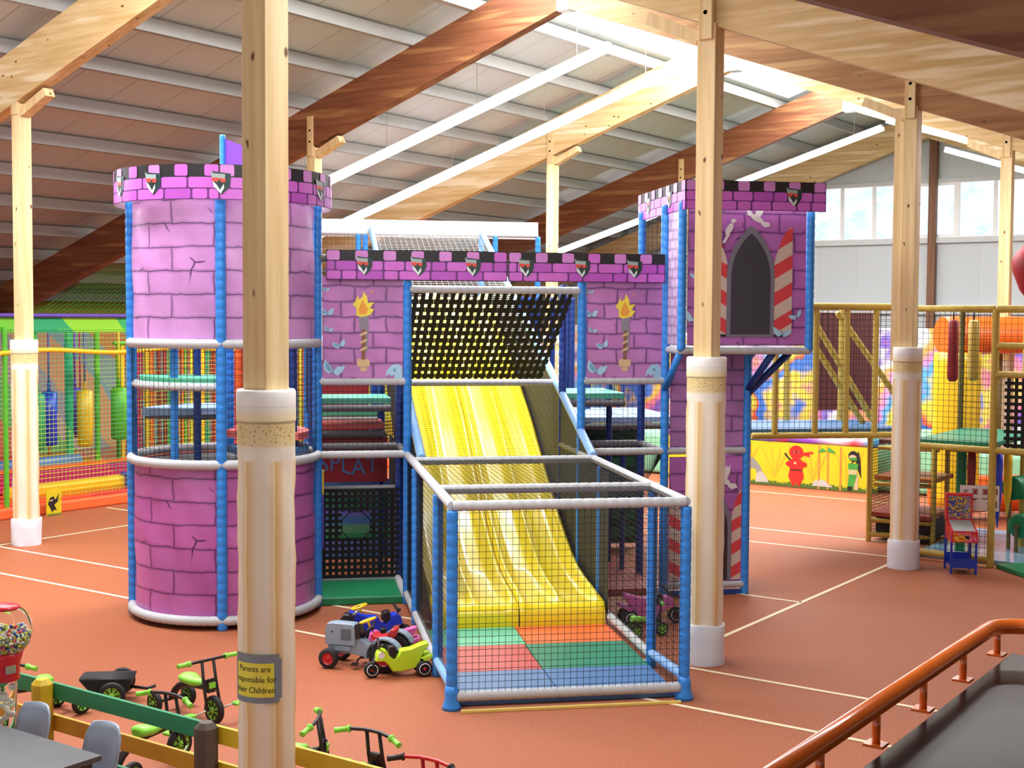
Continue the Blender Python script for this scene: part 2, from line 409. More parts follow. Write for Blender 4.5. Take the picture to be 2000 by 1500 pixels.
def wrap_mat():
    """cream cover printed as a fluted column: gold shading in the flutes, from the cover's own angle"""
    m, nt, b = new_mat('column_cover')
    tc = N(nt, 'ShaderNodeTexCoord'); sp = N(nt, 'ShaderNodeSeparateXYZ'); nt.links.new(tc.outputs['UV'], sp.inputs[0])
    mu = N(nt, 'ShaderNodeMath', operation='MULTIPLY'); mu.inputs[1].default_value = 6; nt.links.new(sp.outputs['X'], mu.inputs[0])
    fr = N(nt, 'ShaderNodeMath', operation='FRACT'); nt.links.new(mu.outputs[0], fr.inputs[0])
    fl = ramp(nt, fr.outputs[0], [(0, 'f6e4bc'), (.07, 'e0b874'), (.2, 'e2c592'), (.42, 'efe2c8'), (.8, 'f0e6d2'), (.95, 'ecd5a8'), (1, 'f6e4bc')])
    # bands near the top by height
    z = ramp(nt, sp.outputs['Y'], [(0, (0,0,0)), (.838, (0,0,0)), (.84, (255,255,255))], 'LINEAR')
    top = ramp(nt, sp.outputs['Y'], [(.84, 'efe6d4'), (.862, 'ece2d2'), (.87, 'e2cf9a'), (.908, 'dcc588'), (.9135, 'e6d8b0'), (.9145, '5a4a38'), (.9165, '5a4a38'), (.9175, 'ecdca8'), (.935, 'ece2c8'), (.942, 'efeae2'), (.9435, 'b9b0a4'), (.946, 'f2efe8'), (1, 'f4f2ee')])
    vo = N(nt, 'ShaderNodeTexVoronoi'); vo.inputs['Scale'].default_value = 46; nt.links.new(coords(nt), vo.inputs['Vector'])
    top = mixc(nt, 1, top, mixc(nt, ramp(nt, sp.outputs['Y'], [(0, (0,0,0)), (.868, (0,0,0)), (.87, (255,255,255)), (.911, (255,255,255)), (.913, (0,0,0))]), (1,1,1,1), ramp(nt, vo.outputs['Distance'], [(.15, 'c4b078'), (.4, 'ffffff')])), 'MULTIPLY')
    nt.links.new(mixc(nt, z, fl, top), b.inputs['Base Color'])
    b.inputs['Roughness'].default_value = .36
    bump(nt, b, noise(nt, coords(nt, (6, 6, 2.5)), 1.6, 4), .35, .03); return m
M['wrap'] = wrap_mat()
M['pen_net'] = stripes('pen_net', ['8ad020', 'f0b030', '40b040', 'f09030', 'c8d838', '30a868'], .16, .75, .1)
M['mural'] = stripes('mural', ['8fa8b0', 'd98a5a', '9aa0a6', 'c0705c', '66b070', 'a898a0', 'd8a070'], .2, .8, .15)
M['pen_band'] = stripes('pen_band', ['22a065', '8ccf2e', '2fae5a', '6fc030'], .35, .8, .1)
M['pen_mat'] = stripes('pen_mat', ['cf3a26', 'b85a44', 'd8481e', 'c23a30'], .12, .3, .2, .25)
M['inflatable'] = stripes('inflatable', ['e85a4a', 'f6d84a', '58a8e8', 'f08ac0', 'f2a048', 'f4e8e0', '7a58c0', 'ee7a90', 'f8c840', '4878d8'], .28, .55, 1.1, .4, axis='yz')
M['padding_multi'] = stripes('padding_multi', ['c03070', '6a58b8', '4aa8d8', 'd84a50', 'e8e0f0', '8a4ab8'], .4, .1, .3, .3, axis='yz')
M['counter'] = plain('counter', '0c0d11', rough=.24, var=.3, vs=5, bumps=.12, bscale=4, spec=.12)
P('panel_green', '12503c', rough=.6); P('stone_gap', '6a2f78', rough=.5)
M['bark_post'] = wood('bark_post', 2, ('8a6248', '6d4a36'), False)
M['screen_art'] = stripes('screen_art', ['2a66b8', '3a3f9a', 'e0c040', '6a3040', '48a0d8', 'd86a40'], 2.0, .9, 2.2, .2, ns=14)
M['screen_front'] = stripes('screen_front', ['d8202c', 'e8d040', 'd8202c', 'e89ab8', 'd8202c'], 3.0, .3, 2.0, .3, ns=16)
M['tunnel'] = stripes('tunnel', ['5a9a70', '4a78b0', '6a70c0', '2f8a58'], 2.2, 1.57, .1, .4)

# ------------------------------------------------------------------ camera
CH = 3.3
F_PX, YAW, PITCH, ROLL, CYAW = 2583.976, math.radians(35.07368), math.radians(2.894518), math.radians(-.344632), math.radians(44.817915)
fw = V(math.cos(YAW)*math.cos(PITCH), math.sin(YAW)*math.cos(PITCH), -math.sin(PITCH))
rt = V(math.sin(YAW), -math.cos(YAW), 0); dn = fw.cross(rt)
cr, sr = math.cos(ROLL), math.sin(ROLL)
rt2 = rt*cr + dn*sr; dn2 = -rt*sr + dn*cr
cam = bpy.data.cameras.new('camera'); cam.sensor_width = 36; cam.lens = F_PX/2000*36; cam.clip_end = 300
co = bpy.data.objects.new('camera', cam); COL.objects.link(co)
up = -dn2; bk = -fw
co.matrix_world = Matrix(((rt2.x, up.x, bk.x, 0), (rt2.y, up.y, bk.y, 0), (rt2.z, up.z, bk.z, CH), (0,0,0,1)))
scene.camera = co

# ------------------------------------------------------------------ hall
RY, RZ = 11.2, 8.05           # ridge: y, underside height of the rafters there
SL, SR = .335, .365           # roof pitch to the far side and to the near side
RH = .75                      # rafter depth
XG = 35.2                     # gable wall
def zb(y): return RZ-(y-RY)*SL if y > RY else RZ-(RY-y)*SR
mb = MB(); mb.poly([(-6,-10,0),(XG,-10,0),(XG,27.5,0),(-6,27.5,0)], 0)
def fl(x0, y0, x1, y1): mb.poly([(x0,y0,.003),(x1,y0,.003),(x1,y1,.003),(x0,y1,.003)], 1)
w = .027
for x, y0, y1 in ((9.94, 1, 18.6), (11.08, 1, 18.6), (14.44, 6, 18.6), (17.98, 5.9, 12), (19.16, 6, 12), (23.25, 5, 14)): fl(x-w, y0, x+w, y1)
for y, x0, x1 in ((6.0, 11.8, 20), (16.76, 5, 24)): fl(x0, y-w, x1, y+w)
mb.poly([(25.55,8.2,.003),(25.61,8.2,.003),(24.6,6.0,.003),(24.54,6.0,.003)], 1)
struct(mb.build('floor', [M['floor'], M['line']]))

# ceiling skins (two slopes), leaving the ridge strip for the skylight
def ceil(name, y0, y1, zoff=RH+.24):
    m_ = MB(); m_.poly([(-6,y0,zb(y0)+zoff),(-6,y1,zb(y1)+zoff),(XG,y1,zb(y1)+zoff),(XG,y0,zb(y0)+zoff)])
    m_.poly([(-6,y0,zb(y0)+zoff+.1),(XG,y0,zb(y0)+zoff+.1),(XG,y1,zb(y1)+zoff+.1),(-6,y1,zb(y1)+zoff+.1)])
    return struct(m_.build(name, M['ceiling']))
ceil('ceiling', RY+1.55, 28); ceil('ceiling', -9, RY-.95)
mb = MB()
for a, b in ((RY, RY+1.55), (RY, RY-.95)):
    a1, b1 = (a+.001, b) if b > a else (a-.001, b)
    mb.poly([(17.0,a1,zb(a1)+RH+.2),(17.0,b1,zb(b1)+RH+.2),(29.4,b1,zb(b1)+RH+.2),(29.4,a1,zb(a1)+RH+.2)])
struct(mb.build('window_9', M['skylight']))
mb = MB()
for a, b in ((RY, RY+1.55), (RY, RY-.95)):
    a1, b1 = (a+.001, b) if b > a else (a-.001, b)
    mb.poly([(5.6,a1,zb(a1)+RH+.2),(5.6,b1,zb(b1)+RH+.2),(16.9,b1,zb(b1)+RH+.2),(16.9,a1,zb(a1)+RH+.2)])
struct(mb.build('window_13', M['skylight']))
mb = MB()
for x0, x1 in ((-6, 5.6), (16.9, 17.0), (29.4, XG)):
    for a, b in ((RY, RY+1.55), (RY, RY-.95)):
        mb.poly([(x0,a,zb(a)+RH+.24),(x0,b,zb(b)+RH+.24),(x1,b,zb(b)+RH+.24),(x1,a,zb(a)+RH+.24)])
struct(mb.build('ceiling', M['ceiling']))
# purlins: one per object
mb = MB(); mb.box((0,0,0), (XG+6, .07, .2)); mb.box((0,.05,-.09), (XG+6, .1, .02))
pur = mb.build('trim_1', M['steel']); n = 1
ys = [RY+1.75+1.25*i for i in range(12)] + [RY-1.1-1.25*i for i in range(10)]
for i, y in enumerate(ys):
    o = pur if i == 0 else pur.copy()
    if i: COL.objects.link(o); o.name = 'trim_%d' % (i+1)
    o.location = ((XG-6)/2, y, zb(y)+RH+.11); struct(o)

# rafters
RX = [5.45, 11.42, 17.35, 23.3, 29.2, 34.85]
raf_l = ['glulam rafter over the far left post, running out of the top left corner',
         'second glulam rafter from the left, sloping up behind the round tower',
         'pale lit glulam rafter sloping up above the castle wall banner',
         'dark glulam rafter sloping up behind the square turret']
def rafter(x, y0, y1, label, mt='rafter_wood', dz=0):
    m_ = MB(); h = .1
    P0, P1 = (y0, zb(y0)+dz), (y1, zb(y1)+dz)
    q = [(P0[0], P0[1]), (P1[0], P1[1]), (P1[0], P1[1]+RH), (P0[0], P0[1]+RH)]
    a = m_.add([(x-h, y, z) for y, z in q]); b = m_.add([(x+h, y, z) for y, z in q])
    m_.face(a[::-1]); m_.face(b)
    for i in range(4): m_.face((a[i], a[(i+1)%4], b[(i+1)%4], b[i]))
    return tag(m_.build('roof_rafter', M[mt], fix=True), label, 'beam')
LL = {11.42: raf_l[0], 17.35: raf_l[1], 23.3: raf_l[2], 29.2: raf_l[3], 34.85: 'last glulam rafter on the far side, tight against the gable wall'}
LR = {5.45: 'nearest dark glulam rafter cutting the top right corner', 11.42: 'broad pale glulam rafter at top right, resting on the post beside the cage',
      17.35: 'shaded glulam rafter at right, resting on the second wrapped post', 23.3: 'brightly lit narrow rafter at right, resting on the third right post',
      29.2: 'far right-hand glulam rafter seen between lamps', 34.85: 'last glulam rafter on the near side, tight against the gable wall'}
for x in RX:
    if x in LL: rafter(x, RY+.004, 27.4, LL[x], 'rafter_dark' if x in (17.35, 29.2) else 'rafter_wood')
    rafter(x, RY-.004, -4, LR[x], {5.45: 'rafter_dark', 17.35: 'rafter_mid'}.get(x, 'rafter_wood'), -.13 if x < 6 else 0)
for x in (17.35, 23.3, 29.2):   # metal shoe where a pair meets
    mb = MB(); mb.box((0,0,0), (.24, .22, .5))
    tag(mb.build('ridge_bracket', M['metal_plate'], loc=(x, RY, zb(RY)+.2), bevel=.01), {17.35:'metal bracket joining the dark rafter pair at the top edge', 23.3:'metal bracket joining the rafter pair behind the cage post', 29.2:'metal bracket at the peak of the dark rafter behind the turret'}[x], 'bracket')

# gable wall with a band of windows
W0, W1 = 5.45, 6.93
def yzwall(name, x, pts, m):
    m_ = MB(); m_.poly([(x, y, z) for y, z in pts]); return struct(m_.build(name, m))
mb = MB()
mb.poly([(XG,-10,0),(XG,27.5,0),(XG,27.5,3.45),(XG,-10,3.45)])
mb.poly([(XG,-10,3.68),(XG,27.5,3.68),(XG,27.5,W0-.12),(XG,-10,W0-.12)])
mb.poly([(XG,5.3,W1),(XG,RY,W1),(XG,RY,zb(RY)+RH+.3),(XG,5.3,zb(5.3)+RH+.3)]); mb.poly([(XG,RY,W1),(XG,16.2,W1),(XG,16.2,zb(16.2)+RH+.3),(XG,RY,zb(RY)+RH+.3)])
mb.poly([(XG,-10,W0-.12),(XG,5.3,W0-.12),(XG,5.3,zb(5.3)+RH+.3),(XG,-10,zb(5.3)+RH+.3)])
mb.poly([(XG,16.2,W0-.12),(XG,27.5,W0-.12),(XG,27.5,zb(27.5)+RH+.3),(XG,16.2,zb(16.2)+RH+.3)])
struct(mb.build('wall_back', M['wall']))
mb = MB(); mb.box((XG-.03, 8.7, 3.56), (.12, 37, .24)); mb.box((XG-.04, 10.75, W0-.06), (.14, 10.9, .14)); mb.box((XG-.03, 10.75, W1+.02), (.1, 10.9, .1))
struct(mb.build('trim_40', M['wall_trim']))
yy = 16.1; k = 0
wd = [.8, .78, .9, .9, 1.0, 1.25, .95, .95, .95, .95, 1.1]
for i, d in enumerate(wd):
    k += 1; y1 = yy-d
    f = MB(); t = .045 if i != 5 else .1; zc = (W0+W1)/2
    for c, s in (((XG-.02, yy-t/2, zc), (.08, t, W1-W0)), ((XG-.02, y1+t/2, zc), (.08, t, W1-W0)), ((XG-.02, (yy+y1)/2, W0+t/2), (.08, d-2*t, t)), ((XG-.02, (yy+y1)/2, W1-t/2), (.08, d-2*t, t))): f.box(c, s)
    fo = struct(f.build('window_%d' % k if k < 9 else 'window_%d' % (k+1), M['white']))
    g = MB(); g.poly([(XG, yy-t, W0+t), (XG, y1+t, W0+t), (XG, y1+t, W1-t), (XG, yy-t, W1-t)]); g.build('pane', M['pane'], fo)
    yy = y1
for y, z1, nm in ((15.35, 7.3, 41), (11.1, 8.5, 42), (5.2, 6.6, 43)):
    mb = MB(); mb.box((XG-.12, y, z1/2), (.16, .2, z1)); struct(mb.build('trim_%d' % nm, M['bark_post']))
mb = MB()    # hillside outdoors
for i in range(20):
    for j in range(4):
        y0, z0 = -12+i*2.2, -1+j*3.5
        mb.poly([(62+j*1.5, y0, z0), (62+j*1.5, y0+2.2, z0), (62+(j+1)*1.5, y0+2.2, z0+3.5), (62+(j+1)*1.5, y0, z0+3.5)])
struct(mb.build('ground', M['hill']))
# side wall far left
mb = MB(); mb.poly([(-6,27.4,0),(XG,27.4,0),(XG,27.4,4.4),(-6,27.4,4.4)])
M['left_wall'] = plain('left_wall', 'e6d75a', rough=.6)
struct(mb.build('wall_left', M['left_wall']))

# ------------------------------------------------------------------ timber posts
def post(x, y, label, r=.185, tabside=1, guard=.38, bolt=True, plank=False, zk=1.0):
    t = thing('timber_post', label, 'post', (x, y, 0))
    s = .19; zt = zb(y)
    m_ = MB(); m_.box((0, 0, (2.7+zt)/2), (s, s, zt-2.7)); m_.box((-s/2-.0, 0, zt+.2), (.06, .14, .7))
    m_.build('shaft', M['post_wood'], t, bevel=.006)
    b_ = MB(); d = -1 if y > RY else 1     # corbel under the rafter, on the downhill-to-ridge side
    b_.beam((0, d*s/2, zt-.12+d*0), (0, d*(s/2+.55), zb(y+d*.55)-.07), .16, .12); b_.build('corbel', M['post_wood'], t)
    if plank:
        b_ = MB(); b_.box((.02, s/2+.065, (2.75+zt)/2), (.14, .12, zt-2.75)); lab(b_.build('side_plank', M['post_wood'], t), 'pale side plank')
    n = 48; prof = [(.02, 0), (.3, 0)] + [(.3+.1*i, 0) for i in range(1, 23)]
    m_ = MB(); R = []
    zs = [.03+.125*i for i in range(20)] + [2.5, 2.55, 2.585, 2.66, 2.73, 2.735, 2.745, 2.76, 2.86, 2.92, 2.935]
    for z in zs:
        ring = []
        for j in range(n):
            a = 2*PI*j/n
            rr = r
            if z < 2.52:
                ph = (6*a/(2*PI)) % 1
                rr = r*(.955+.045*abs(math.cos(PI*ph))**.5) + .004*math.sin(z*9+a*3)+.003*math.sin(z*23+a*5)
            elif 2.58 < z < 2.74: rr = r*1.0
            elif z > 2.74: rr = r*1.03
            if z > 2.93: rr = r*.98
            ring.append((rr*math.cos(a), rr*math.sin(a), z*zk))
        R.append(m_.add(ring))
    for i in range(len(R)-1):
        for j in range(n):
            u0, u1 = j/n, (j+1)/n; v0, v1 = zs[i]/3.0, zs[i+1]/3.0
            m_.face((R[i][j], R[i][(j+1)%n], R[i+1][(j+1)%n], R[i+1][j]), 0, True, ((u0,v0),(u1,v0),(u1,v1),(u0,v1)))
    m_.face(R[-1], 0, False, [(.5, .99)]*n)
    lab(m_.build('padded_cover', M['wrap'], t), 'cream vinyl cover printed like a fluted column')
    m_ = MB(); R = []; rg = r*1.13
    for k_, z in enumerate((0, .02, .12, .25, guard-.01, guard)):
        R.append(m_.add([((rg+.006*math.sin(4*2*PI*j/32+k_))*math.cos(2*PI*j/32)*(1 if k_ < 5 else .97), (rg+.006*math.sin(3*2*PI*j/32+k_*.7))*math.sin(2*PI*j/32)*(1 if k_ < 5 else .97), z+(.012*math.sin(2*PI*j/32*2+1) if k_ > 3 else 0)) for j in range(32)]))
    for i in range(5):
        for j in range(32): m_.face((R[i][j], R[i][(j+1)%32], R[i+1][(j+1)%32], R[i+1][j]), 0, True)
    m_.face(R[-1]); lab(m_.build('base_guard', M['white_pad'], t), 'white foam guard round the foot')
    if bolt:
        m_ = MB(); m_.lathe([(.022, 0), (.022, .012), (.01, .02)], (-s/2-.03, 0, zt+.3), 0, 10, axis='x'); m_.lathe([(.022, 0), (.022, .012), (.01, .02)], (-s/2-.03, 0, zt+.1), 0, 10, axis='x')
        m_.build('bolt', M['chrome'], t)
    return t
PF = post(5.515, 5.635, 'nearest wooden post with a small yellow notice on its cream cover', .168, zk=.978)
post(11.37, 5.72, 'wooden post with cream column cover beside the slide cage')
post(17.32, 5.77, 'wooden post with cream column cover beside the pinball machine', plank=True)
post(23.3, 6.12, 'far right wooden post behind the olive climbing frame')
post(11.45, 16.55, 'wooden post with cream column cover at the far left edge')
post(17.35, 16.5, 'wooden post top seen just right of the round tower')
post(23.3, 15.35, 'lit wooden post rising behind the castle wall banner')
post(29.2, 15.4, 'dark wooden post rising behind the square turret')

# notice on the nearest post
m_ = MB(); rr = .168
def cyl(u, z, off=0): 
    a = math.radians(203)+u/rr      # along the cover's curve
    return ((rr+.006+off)*math.cos(a), (rr+.006+off)*math.sin(a), z)
def cylrect(u0, u1, z0, z1, m, off):
    k_ = 10
    for i in range(k_):
        a, b = u0+(u1-u0)*i/k_, u0+(u1-u0)*(i+1)/k_
        m_.poly([cyl(a,z0,off), cyl(b,z0,off), cyl(b,z1,off), cyl(a,z1,off)], m)
cylrect(-.16, .135, 1.05, 1.335, 0, .002); cylrect(-.17, .15, 1.075, 1.31, 0, .002); cylrect(-.135, .105, 1.085, 1.285, 1, .004)
for i, ln in enumerate(('Parents are', 'responsible for', 'their Children')):
    vs, fs = text_polys(ln, .05); wmax = max(x for x, _, _ in vs)
    add_text(m_, ln, .05, lambda x, y: cyl(x*.85-wmax*.85/2-.012, 1.235-i*.062+y, .006), 2)
lab(m_.build('notice', [M['sign_grey'], M['sign_yellow'], M['ink']], PF), 'yellow notice with grey border asking parents to watch children')

# ------------------------------------------------------------------ lamps
def lamp(x, y0, y1, z0, z1, label, k=1):
    t = thing('strip_lamp', label, 'lamp')
    m_ = MB(); m_.beam((x, y0, z0), (x, y1, z1), .16, .05); m_.build('housing', M['white'], t)
    m_ = MB(); m_.beam((x, y0, z0-.055), (x, y1, z1-.055), .2, .1); lab(m_.build('diffuser', M['lamp_glow'], t), 'glowing white tube cover')
    k_ = max(2, int(abs(y1-y0)/2))
    for i in range(k_):
        f = (i+.3)/k_; y = y0+(y1-y0)*f; z = z0+(z1-z0)*f
        m_ = MB(); m_.strand((x, y, z), (x, y, zb(y)+RH+.2), .006); m_.build('suspension_wire', M['steel'], t)
    ld = bpy.data.lights.new('lamp_light', 'AREA'); ld.shape = 'RECTANGLE'; L = math.hypot(y1-y0, z1-z0); ld.size = .3; ld.size_y = L
    ld.energy = 34*L*k; ld.color = (.96, .98, 1)
    lo = bpy.data.objects.new('lamp_light', ld); COL.objects.link(lo); lo.parent = t
    lo.location = (x, (y0+y1)/2, (z0+z1)/2-.12); lo.rotation_euler = (math.atan2(z1-z0, y1-y0), 0, 0)
    return t
lamp(19.4, 11.66, 20.2, 7.92, 5.38, 'long bright strip lamp sloping above the castle wall banner')
lamp(21.6, 11.52, 20.5, 7.91, 5.12, 'long strip lamp just in front of the pale rafter')
lamp(31.0, 11.05, 20.3, 7.9, 5.15, 'strip lamp behind the square turret', .5)
lamp(26.4, 7.75, 9.3, 6.86, 7.36, 'short strip lamp just right of the second wrapped post')
lamp(31.2, 3.0, 9.6, 5.1, 7.3, 'strip lamp at the far right under the gable', .35)
for x, y0, y1 in ((7.3, 11.7, 20), (8.8, 11.7, 20)):
    lamp(x, y0, y1, zb(y0)+.1, zb(y1)+.2, 'strip lamp in the near roof bay, farther side' if x > 8 else 'strip lamp in the near roof bay, nearer side', .65)
lamp(6.8, 1.5, 10.2, zb(1.5)+.38, zb(10.2)+.38, 'strip lamp in the near roof bay on the right slope')
lamp(20.4, 1.0, 9.8, zb(1.0)+.3, zb(9.8)+.3, 'strip lamp in the middle bay on the right slope')
# ------------------------------------------------------------------ castle (local frame: x right, y away, z up)
OX, OY = 8.71, 6.717
CRZ = CYAW-PI/2
def W(b, a, z=0):       # castle frame -> world
    return (OX+a*math.cos(CYAW)+b*math.sin(CYAW), OY+a*math.sin(CYAW)-b*math.cos(CYAW), z)
K = thing('castle_play_structure', 'lilac castle climbing frame with round tower, yellow slide and netted cage', 'play structure', (OX, OY, 0), CRZ)
def grid(mb, f, u0, u1, v0, v1, nu, nv, m=0, off=0, sm=True):
    I = [mb.add([f(u0+(u1-u0)*i/nu, v0+(v1-v0)*j/nv, off) for i in range(nu+1)]) for j in range(nv+1)]
    for j in range(nv):
        for i in range(nu):
            a, b = u0+(u1-u0)*i/nu, u0+(u1-u0)*(i+1)/nu; c, d = v0+(v1-v0)*j/nv, v0+(v1-v0)*(j+1)/nv
            mb.face((I[j][i], I[j][i+1], I[j+1][i+1], I[j+1][i]), m, sm, ((a,c),(b,c),(b,d),(a,d)))
def rrect(mb, f, u0, u1, v0, v1, m, off, c=.016):
    k_ = max(2, int((u1-u0)/.07)); cut = [(0, c), (c*.4, c*.35), (c, 0)]
    us = [(u0+a, b) for a, b in cut]
    us += [(u0+c+(u1-u0-2*c)*i/k_, 0) for i in range(1, k_)]
    us += [(u1-a, b) for a, b in cut[::-1]]
    for (a, ia), (b, ib) in zip(us, us[1:]):
        mb.poly([f(a, v0+ia, off), f(b, v0+ib, off), f(b, v1-ib, off), f(a, v1-ia, off)], m)
def deco(mb, f, pts, m, off): mb.poly([f(u, v, off) for u, v in pts], m)
def shield(mb, f, u, v, s, m0, off):
    """m0: index of white, grey, red, green"""
    T = lambda L: [(u+a*s, v+b*s) for a, b in L]
    deco(mb, f, T([(-.5,.62),(.62,.5),(.6,-.1),(.42,-.45),(.1,-.75),(-.3,-.4),(-.48,.0)]), m0+3, off)
    deco(mb, f, T([(-.58,.66),(-.4,.5),(.28,.46),(.28,.2),(-.5,.25)]), m0+1, off+.002)
    deco(mb, f, T([(-.52,.25),(.3,.2),(.3,-.02),(-.08,-.06),(-.46,.06)]), m0+2, off+.002)
    deco(mb, f, T([(-.06,.16),(.06,.0),(-.04,-.16),(-.16,.02)]), m0+3, off+.004)
    deco(mb, f, T([(-.46,.06),(-.2,-.2),(-.02,-.5),(.2,-.12),(.22,-.38),(.02,-.72),(-.26,-.4),(-.36,-.36)]), m0, off+.004)
BM = ['black_paint', 'pink_stone', 'pink_stone_pale', 'pink_stone_deep', 'sh_white', 'sh_grey', 'sh_red', 'sh_green', 'stone_gap']
def battlement(mb, f, L, H, shields, seed=0, off=.006):
    r_ = random.Random(seed); g = .010
    k_ = max(4, int(L/.08))
    for i in range(k_): mb.poly([f(L*i/k_, 0, off*.4), f(L*(i+1)/k_, 0, off*.4), f(L*(i+1)/k_, H*.63, off*.4), f(L*i/k_, H*.63, off*.4)], 8)
    n_ = int(round(L/.155)); p = L/n_
    for i in range(n_):
        if i % 2 == 0: rrect(mb, f, i*p+.008, (i+1)*p-.008, H*.66, H*.985, r_.choice([1, 2, 2]), off)
    for row, (v0, v1) in enumerate(((.33, .63), (.02, .30))):
        u = 0 if row else -.2
        while u < L:
            w_ = r_.choice([.17, .3, .36, .24]); a, b = max(0, u)+g, min(L, u+w_)-g
            if b-a > .05: rrect(mb, f, a, b, H*v0, H*v1, r_.choice([1, 1, 3]), off)
            u += w_
    for u in shields: shield(mb, f, u, H*.5, .155*H/.33, 4, off+.004)
def mats(*k): return [M[x] for x in k]
def pole(x, y, z0, z1, m='blue_pad', r=.05): 
    b_ = MB(); b_.foam((x, y, z0), (x, y, z1), r); return b_.build('pole', M[m], K)
def rail(p, q, m='grey_pad', r=.045):
    b_ = MB(); b_.foam(p, q, r); return b_.build('rail', M[m], K)
def netp(quads, m='net_black', r=.0023, cell=.055):
    b_ = MB()
    for a, b, c, d in quads:
        lu = (Vector(b)-Vector(a)).length; lv = (Vector(d)-Vector(a)).length
        b_.net(a, b, c, d, max(1, int(lu/cell)), max(1, int(lv/cell)), r)
    return b_.build('net_panel', M[m], K)

AF = 4.14; W2 = 2.03; L1 = 1.72; L2 = 3.0; MOD = 1.015
# cage poles and rails
for x, y in ((0, 0), (W2, 0), (0, 1.05), (W2, 1.05), (0, 3.1), (W2, 3.1)): pole(x, y, 0, L1-.04)
for x in (0, W2): 
    rail((x, 0, L1), (x, AF, L1)); rail((x, 1.05, .12), (x, AF, .12))
    rail((x, 0, .2), (x, 1.05, .14), 'blue_pale')
rail((0, 0, L1), (W2, 0, L1)); rail((0, 1.05, L1), (W2, 1.05, L1)); rail((.02, 3.47, L1), (W2, 3.47, L1)); rail((.04, -.01, .11), (W2-.04, -.01, .11))
mb = MB(); mb.box((W2/2, -.12, .012), (1.9, .035, .02)); mb.build('base_strip', M['yellow_cord'], K)
for x in (0, W2):     # frayed foot pads
    mb = MB(); mb.lathe([(.085, 0), (.078, .03), (.058, .09), (.062, .14), (.052, .2)], (x, 0, 0), 0, 10); mb.build('foot_pad', M['blue_pad'], K)
netp([((0, -.03, .12), (W2, -.03, .12), (W2, -.03, L1), (0, -.03, L1))], r=.0026)
netp([((0, 0, .14), (0, AF, .14), (0, AF, L1), (0, 0, L1))]); netp([((W2, 0, .14), (W2, AF, .14), (W2, AF, L1), (W2, 0, L1))])
netp([((0, 0, L1+.01), (W2, 0, L1+.01), (W2, 3.47, L1+.01), (0, 3.47, L1+.01))])
# sloping tunnel roof over the slide
RT = lambda y: L1+(y-3.47)*.3535
TE = 12.2
netp([((.1, 3.5, L1+.02), (W2, 3.5, L1+.02), (W2, 6.2, RT(6.2)), (.1, 6.2, RT(6.2)))], 'net_black', .0019, .062)
netp([((.1, 6.2, RT(6.2)), (W2, 6.2, RT(6.2)), (W2, TE, RT(TE)), (.1, TE, RT(TE)))], 'net_white', .003, .09)
for x in (.1, W2):
    mb = MB(); mb.foam((x, 3.5, L1+.03), (x, TE, RT(TE)), .05); mb.build('roof_pole', M['blue_pale'], K)  # haze over the roof poles is put into their paler blue
rail((.1, 5.6, 2.47), (W2+.03, 5.6, 2.47)); 
# slide bed
prof = [(2.62,.0),(2.63,.2),(2.68,.27),(2.9,.27),(3.4,.29),(4.07,.40),(4.8,.68),(5.43,1.0),(6.3,1.46),(7.05,1.88),(8.2,2.42),(9.5,3.02),(10.4,3.45),(10.9,3.6),(11.3,3.62)]
def cat(pts, k_=5):
    out = []
    for i in range(len(pts)-1):
        p0 = pts[max(i-1,0)]; p1 = pts[i]; p2 = pts[i+1]; p3 = pts[min(i+2,len(pts)-1)]
        for j in range(k_):
            t = j/k_
            out.append(tuple(.5*((2*p1[c])+(-p0[c]+p2[c])*t+(2*p0[c]-5*p1[c]+4*p2[c]-p3[c])*t*t+(-p0[c]+3*p1[c]-3*p2[c]+p3[c])*t**3) for c in range(2)))
    return out+[pts[-1]]
sp_ = [prof[0], prof[1]]+cat(prof[2:])
def slide(x0, x1):
    mb = MB(); nx = 40; rows = []
    rid = [(x0+.045, .05), ((x0+x1)/2, .05), (x1-.045, .05)]
    for k_, (y, z) in enumerate(sp_):
        h = 0 if k_ == 0 else (.5 if k_ == 1 else 1)
        fade = min(1, max(0, (y-2.66)/.5)) if k_ > 1 else 0
        a = sp_[max(k_-1, 2)] if k_ > 2 else (y-.1, z); b = sp_[min(k_+1, len(sp_)-1)]
        d = Vector((0, b[0]-a[0], b[1]-a[1]))
        nrm = Vector((0, -d.z, d.y)).normalized() if k_ > 1 else Vector((0, -1, 0))
        row = []
        for i in range(nx+1):
            x = x0+(x1-x0)*i/nx; o = 0
            for c, w_ in rid:
                t = abs(x-c)/.075; edge = c in (rid[0][0], rid[2][0])
                o = max(o, (.11 if edge else .085)*math.exp(-(t**2)*1.6)*(fade*.8+.2 if edge else fade))
            lane = -.008*math.sin(PI*(((x-x0)/(x1-x0)*2) % 1))*fade
            p = Vector((x, y, z))+nrm*((o+lane) if k_ > 1 else o*h*.4)
            row.append(p)
        rows.append(mb.add(row))
    for r0, r1 in zip(rows, rows[1:]):
        for i in range(nx): mb.face((r0[i], r0[i+1], r1[i+1], r1[i]), 0, True)
    for i_, x in ((0, x0), (nx, x1)):     # side skirts
        for r0, r1 in zip(rows, rows[1:]):
            p, q = Vector(mb.v[r0[i_]]), Vector(mb.v[r1[i_]])
            mb.poly([p, q, q-Vector((0,0,.1)), p-Vector((0,0,min(.1, p.z)))] if i_ else [q, p, p-Vector((0,0,min(.1, p.z))), q-Vector((0,0,.1))], 0)
    return mb.build('slide', M['slide'], K)
lab(slide(.13, 1.04), 'left double-lane bed of the yellow wave slide'); lab(slide(1.05, 1.97), 'right double-lane bed of the yellow wave slide')
